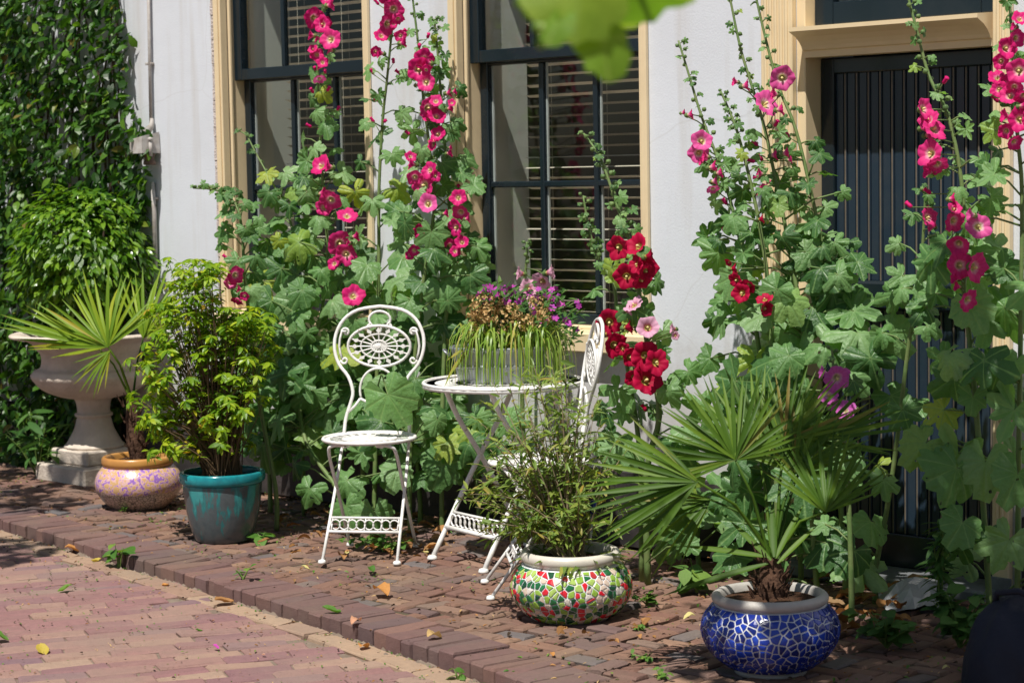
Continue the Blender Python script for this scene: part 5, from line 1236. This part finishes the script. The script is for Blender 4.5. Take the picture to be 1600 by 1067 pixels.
# ------------------------------------------------------------------ fallen leaves and petals
def curled(mat, seed, l=1, w=.62):
    r = random.Random(seed); b = MB(); vs = []; n = 6
    for i in range(n+1):
        t = i/n; ww = w*.5*math.sin(math.pi*min(1,max(.02,t**.9)))**.7
        for j in (-1,-.5,0,.5,1): vs.append((j*ww, t*l, .30*abs(j)**1.5*ww*2*r.uniform(.6,1.2)+.28*math.sin(t*math.pi*1.2+seed)*.5+r.uniform(-.03,.03)))
    fs = [(i*5+j, i*5+j+1, (i+1)*5+j+1, (i+1)*5+j) for i in range(n) for j in range(4)]
    b.add(vs, fs); return b.mesh('fallen_leaf', mat, True, {'vein': [0]*len(vs)})
def fallen(label, px, py, lpx, mat, z=.006, seed=1, name='fallen_leaf', cat='leaf', group='leaves and petals lying on the ground'):
    r = random.Random(seed); g = PG(px, py, z); s = lpx/ppm(g); me = curled(MT[mat] if isinstance(mat, str) else mat, seed); a = r.uniform(0, 6.28)
    zmin = min(v.co.z for v in me.vertices)
    o = bpy.data.objects.new(name, me); link(o, None, basis(g-Vector((0,0,zmin*s*.9)), Vector((0,0,1))+rv(.12, r), (math.cos(a), math.sin(a), 0), s)); tag(o, label, cat, group); return o
RZ = ROADZ+.006
fallen('curled orange dry leaf on the road close to the kerb', 101, 862, 30, 'dry_orange', RZ, 1)
fallen('crisp yellow brown leaf on the road at the lower left', 62, 1014, 32, 'dry_yellow', RZ, 2)
fallen('small bright yellow leaf beside the kerb weed', 143, 878, 18, 'dry_yellow', RZ, 3)
fallen('flat green leaf lying on the road left of centre', 90, 924, 26, 'weed', RZ, 4)
fallen('green leaf fragment at the left picture edge', 14, 1000, 30, 'weed', RZ, 5)
fallen('peach coloured dry petal resting on the kerb', 563, 970, 26, 'dry_peach', .016, 6)
fallen('orange dry petal on the road just below the kerb', 564, 1016, 28, 'dry_orange', RZ, 7)
fallen('rust brown curled leaf pile in the gutter', 336, 946, 34, 'dry', RZ, 8)
fallen('orange fleck leaf in the gutter left of centre', 262, 916, 18, 'dry_orange', RZ, 9)
fallen('green and tan leaf sprig on top of the kerb', 533, 956, 32, 'weed', .016, 10)
fallen('small green leaf on the pavement before the bistro chair', 584, 893, 20, 'weed', .01, 11)
fallen('broad tan dry leaf on the bricks between chair and mosaic pot', 606, 930, 40, 'dry_orange', .01, 12)
fallen('dried stalk of tan leaf on the kerb toward the right', 668, 1000, 32, 'straw', .016, 13)
fallen('magenta petal on the bricks left of the front chair', 471, 888, 14, 'fl_magenta', .01, 14, 'fallen_petal', 'petal')
fallen('magenta petal on the bricks right of the front chair', 662, 864, 14, 'fl_magenta', .01, 15, 'fallen_petal', 'petal')
fallen('dark magenta petal beneath the front chair', 541, 866, 12, 'fl_magenta', .01, 16, 'fallen_petal', 'petal')
fallen('violet petal lying on the road', 342, 1013, 14, 'purple', RZ, 17, 'fallen_petal', 'petal')
fallen('magenta petal between the two mosaic pots', 1068, 967, 22, 'fl_magenta', .01, 18, 'fallen_petal', 'petal')
fallen('pink petal far right among the dark leaves', 1484, 1044, 14, 'fl_magenta', .01, 19, 'fallen_petal', 'petal')
fallen('orange leaf scrap on the bricks left of the green mosaic pot', 862, 1022, 12, 'dry_orange', .01, 20)
fallen('tiny green scrap in the middle of the road', 305, 985, 12, 'weed', RZ, 21)
fallen('tan scrap near the bottom of the road', 410, 1022, 10, 'dry_peach', RZ, 22)
r = random.Random(77); mes = [curled(MT['dry'], 30+k) for k in range(4)]
def litter(n, x0, x1, y0, y1, label, lp=26, group='dry leaf litter at the foot of the wall'):
    for k in range(n):
        px, py = r.uniform(x0,x1), r.uniform(y0,y1); g = PG(px, py, .012+r.random()*.02)
        if g.y > -.05: continue
        s = lp*r.uniform(.6,1.3)/ppm(g); a = r.uniform(0,6.28); o = bpy.data.objects.new('dry_leaf', mes[k % 4]); link(o, None, basis(g, Vector((0,0,1))+rv(.4, r), (math.cos(a), math.sin(a), r.uniform(-.2,.3)), s)); tag(o, label, 'leaf', group)
litter(34, 1310, 1430, 905, 985, 'curled brown dead leaf in the heap right of the blue pot', 38)
litter(40, 420, 720, 800, 868, 'curled brown dead leaf littering the ground behind the chairs', 22)
litter(12, 640, 760, 790, 870, 'rust brown dead leaf fallen beneath the round table', 24)
litter(14, 860, 1010, 968, 1000, 'brown leaf scrap around the foot of the green mosaic pot', 18)
# crumpled grey film on the doorstep
b = MB(); r = random.Random(3); n = 9; c = PG(1430, 945, 0); vs = []
for i in range(n):
    for j in range(n):
        u, v = i/(n-1)-.5, j/(n-1)-.5; vs.append((u*.24, v*.26, .012+.07*max(0,1-3.6*(u*u+v*v))+r.uniform(-.010,.010)))
b.add(vs, [(i*n+j, (i+1)*n+j, (i+1)*n+j+1, i*n+j+1) for i in range(n-1) for j in range(n-1)])
o = bpy.data.objects.new('plastic_film', b.mesh('plastic_film', MT['poly'])); link(o, None, Matrix.Translation((c.x, c.y, .002)) @ Matrix.Rotation(.8, 4, 'Z')); tag(o, 'crumpled shiny grey plastic film lying before the door threshold', 'plastic')
# navy fabric bundle at the lower right corner
c = PG(1615, 1075, 0); bag = empty('navy_bag', c, 'dark navy fabric bag slumped at the lower right corner', 'bag')
b = MB(); r = random.Random(8); n = 64; vs = []; nk = 22
for k in range(nk):
    u = k/(nk-1); q = .19*(1-u**2.6)**.5+.012; z = .25*u
    for i in range(n):
        a = 2*math.pi*i/n; f = 1+.08*math.sin(3*a+.4)+.05*math.sin(6*a+u*3)*u-.06*abs(math.sin(4.5*a+u*2.2+.7*math.sin(u*5)))**3*(.4+u)+.02*math.sin(13*a+u*9)
        vs.append((q*f*math.cos(a), q*f*math.sin(a), z*(1+.07*math.sin(2*a))+.006*math.sin(a*9+u*14)))
b.add(vs, [(k*n+i, k*n+(i+1)%n, (k+1)*n+(i+1)%n, (k+1)*n+i) for k in range(nk-1) for i in range(n)]+[tuple((nk-1)*n+i for i in range(n))]); pm('body', b, MT['tarp'], bag, True, local=True)
b = MB(); b.tube([(-.09,-.05,.225),(-.07,-.07,.265),(0,-.08,.28),(.06,-.07,.26),(.07,-.04,.225)], .009, 6); pm('strap', b, MT['tarp'], bag, True, local=True)

# ------------------------------------------------------------------ street tree whose branch hangs into the top of the picture
tree = empty('street_tree', (3.35, -2.2, 0), 'overhanging tree whose blurred leaves hang into the top of the picture', 'tree')
r = random.Random(91); b = MB()
b.tube([(3.35,-2.2,-.05),(3.32,-2.25,.8),(3.2,-2.35,1.8),(3.0,-2.5,2.7),(2.8,-2.6,3.4)], [.16,.13,.12,.10,.07], 12); pm('trunk', b, MT['wood'], tree, True)
TL = [lobed_leaf('leaf', MT['tree'], 70+k, 3, .10, .1+.05*k, 19) for k in range(3)]
items = []; bb = MB()
tipc = CAM+ray(985, -60)*2.05
limbs = [((3.0,-2.5,2.6),(1.9,-2.4,3.0)), ((3.0,-2.5,2.6),(1.2,-1.9,2.9)), ((3.0,-2.4,2.4),(1.0,-1.2,2.7)), ((2.9,-2.5,2.9),(2.2,-3.2,3.2)), ((3.1,-2.5,2.2),(2.9,-4.1,2.3)), ((2.9,-2.5,2.9),(.5,-2.3,3.4))]
for (a_, e_) in limbs:
    a_, e_ = Vector(a_), Vector(e_); m_ = a_.lerp(e_,.5)+Vector((0,0,.15)); bb.tube([a_, m_, e_], [.04,.025,.01], 6)
bb.tube([Vector((2.9,-4.1,2.3)), tipc+Vector((.0,.05,.35)), tipc+Vector((0,0,.06)), tipc-Vector((0,0,.03))], [.01,.006,.004,.003], 5)
pm('branch', bb, MT['wood'], tree, True)
def clump(c, rad, n, smin=.07, smax=.12):
    for k in range(n):
        d = rv(1, r)
        while d.length > 1: d = rv(1, r)
        p = Vector(c)+Vector((d.x*rad[0], d.y*rad[1], d.z*rad[2])); items.append((r.choice(TL), basis(p, SUN_TO+rv(.8, r), rv(1, r)+Vector((0,0,-.6)), r.uniform(smin, smax)*.55)))
def shade(px, py, Y=None, zt=2.9, rad=.30, n=60, z=0):
    """a clump of the crown above the spot whose shade the photo shows"""
    p = PG(px, py, z) if Y is None else PY(px, py, Y); t = (zt-p.z)/SUN_TO.z; clump(p+SUN_TO*t, (rad, rad, .22), n)
for (px, py, rad, n) in ((1400,1045,.24,80),(1500,1020,.28,100),(1580,1000,.28,90),(1450,1065,.3,110),(1560,1060,.3,110),(1600,1060,.3,110),(1350,1065,.24,70),(1430,985,.22,70),(1500,960,.2,50),(1390,1000,.2,50),(1130,1062,.16,30),(1290,1062,.16,30)):
    shade(px, py, None, r.uniform(2.6,3.2), rad, n)
for (px, py, rad, n) in ((1420,885,.18,55),(1500,875,.2,60),(1580,890,.22,60)):
    shade(px, py, -.25, r.uniform(2.7,3.3), rad, n)
joined('foliage', items, tree, MT['tree'], attrs=('vein',))
NLM = [lobed_leaf('leaf', MT['tree'], 170+k, 3, .06, .10, 25) for k in range(2)]
for (px, py, rp, dd, nr, tp) in ((985,-40,130,2.05,(-.3,-.75,-.2),(.65,0,-.6)), (905,-8,98,2.0,(.3,-.2,.8),(-.10,0,-.95)), (1025,-50,110,2.12,(.3,-.9,-.3),(.85,0,-.35)), (846,-12,50,2.0,(.4,-.5,.5),(-.3,0,-1)), (942,72,62,2.02,(.5,.1,.6),(.05,0,-1)), (960,-45,140,2.2,(0,-.7,-.3),(.2,0,-1)), (870,40,38,1.98,(-.6,.2,.6),(-.4,0,-.9))):
    p = CAM+ray(px, py-rp*.1)*dd; part('leaf', NLM[int(px) % 2], tree, basis(p, -cF*.9+cR*nr[0]+Vector((0,0,nr[2]))*.5+cU*nr[1], cR*tp[0]+cU*tp[2], rp/(FPX/dd)))
b = MB(); p = CAM+ray(850, 55)*2.0
for k in range(5): q = p+rv(.010, r); b.lathe([(.002,-.006),(.006,-.002),(.006,.003),(.002,.007)], 8, Matrix.Translation(q))
b.tube([CAM+ray(870,-40)*2.0, p], .002, 5); pm('seed_cluster', b, MT['grass'], tree, True, {'vein': [0]*len(b.v)})

# second tree further along the street, out of the picture on the left, shading the near corner
tree2 = empty('street_tree', (-6.2, -3.4, 0), 'leafy tree across the road left of the picture shading its lower left corner', 'tree')
b = MB(); b.tube([(-6.2,-3.4,-.05),(-6.1,-3.4,1.2),(-5.7,-3.2,2.6),(-5.0,-3.0,3.2),(-4.0,-2.7,3.3)], [.15,.12,.09,.06,.02], 10); pm('trunk', b, MT['wood'], tree2, True)
items = []; r = random.Random(15)
for (px, py, rad, n) in ((-20,850,.30,90),(40,790,.28,80),(-40,780,.35,90),(100,760,.22,45),(-10,740,.3,70)): shade(px, py, None, r.uniform(2.9,3.4), rad, n)
joined('foliage', items, tree2, MT['tree'], attrs=('vein',))
# crumbs of soil, straw and leaf bits in the joints of the paving
r = random.Random(4); CR = [simple_leaf('crumb', MT['dry'], 1, .5, .4, .2), simple_leaf('crumb', MT['straw'], 1, .3, .4, .3), simple_leaf('crumb', MT['weed'], 1, .5, .3, .3), simple_leaf('crumb', MT['wood'], 1, .6, .5, .2)]
for mi, (nm, mt_, n) in enumerate((('leaf_crumbs','dry',900),('straw_crumbs','straw',500),('moss_bits','weed',1700),('soil_crumbs','wood',900))):
    its = []
    for k in range(n):
        x = r.uniform(-4.6, 1.6); w = r.random()**1.6; y = -.03+(ky(x)+.03)*w
        if nm == 'moss_bits' and not (math.sin(x*3.1)*math.sin(y*4+1) > -.1): continue
        its.append((CR[mi], basis((x, y, .006+r.random()*.004), Vector((0,0,1))+rv(.4, r), rv(1, r), r.uniform(.006,.02))))
    joined(nm, its, walk, MT[mt_], attrs=('vein',))
    its = []
    for k in range(n//2):
        x = r.uniform(-4.2, 1.0); w = r.random()**(3.0 if k % 2 else 1.2); y = ky(x)-.02-w*1.3
        its.append((CR[mi], basis((x, y, ROADZ+.004+r.random()*.004), Vector((0,0,1))+rv(.4, r), rv(1, r), r.uniform(.004,.014))))
    joined('road_'+nm, its, road, MT[mt_], attrs=('vein',))

def sand_patch(pts, n, rmin, rmax, seed):
    r = random.Random(seed); b = MB()
    for k in range(n):
        x, y = pts(r); q = r.uniform(rmin, rmax); m = 9; a0 = r.uniform(0, 6.28); vs = [(x, y, ROADZ+.010)]
        for i in range(m): a = a0+2*math.pi*i/m; rr = q*r.uniform(.6, 1.2); vs.append((x+rr*math.cos(a)*1.6, y+rr*math.sin(a), ROADZ-.004))
        b.add(vs, [(0, 1+i, 1+(i+1) % m) for i in range(m)])
    return b
def gp_(r): x = r.uniform(-4, .6); return x, ky(x)-.006-abs(r.gauss(0,.012))
o = pm('drifted_sand', sand_patch(gp_, 130, .008, .022, 5), MT['road_sand'], road, True); o['kind'] = 'stuff'
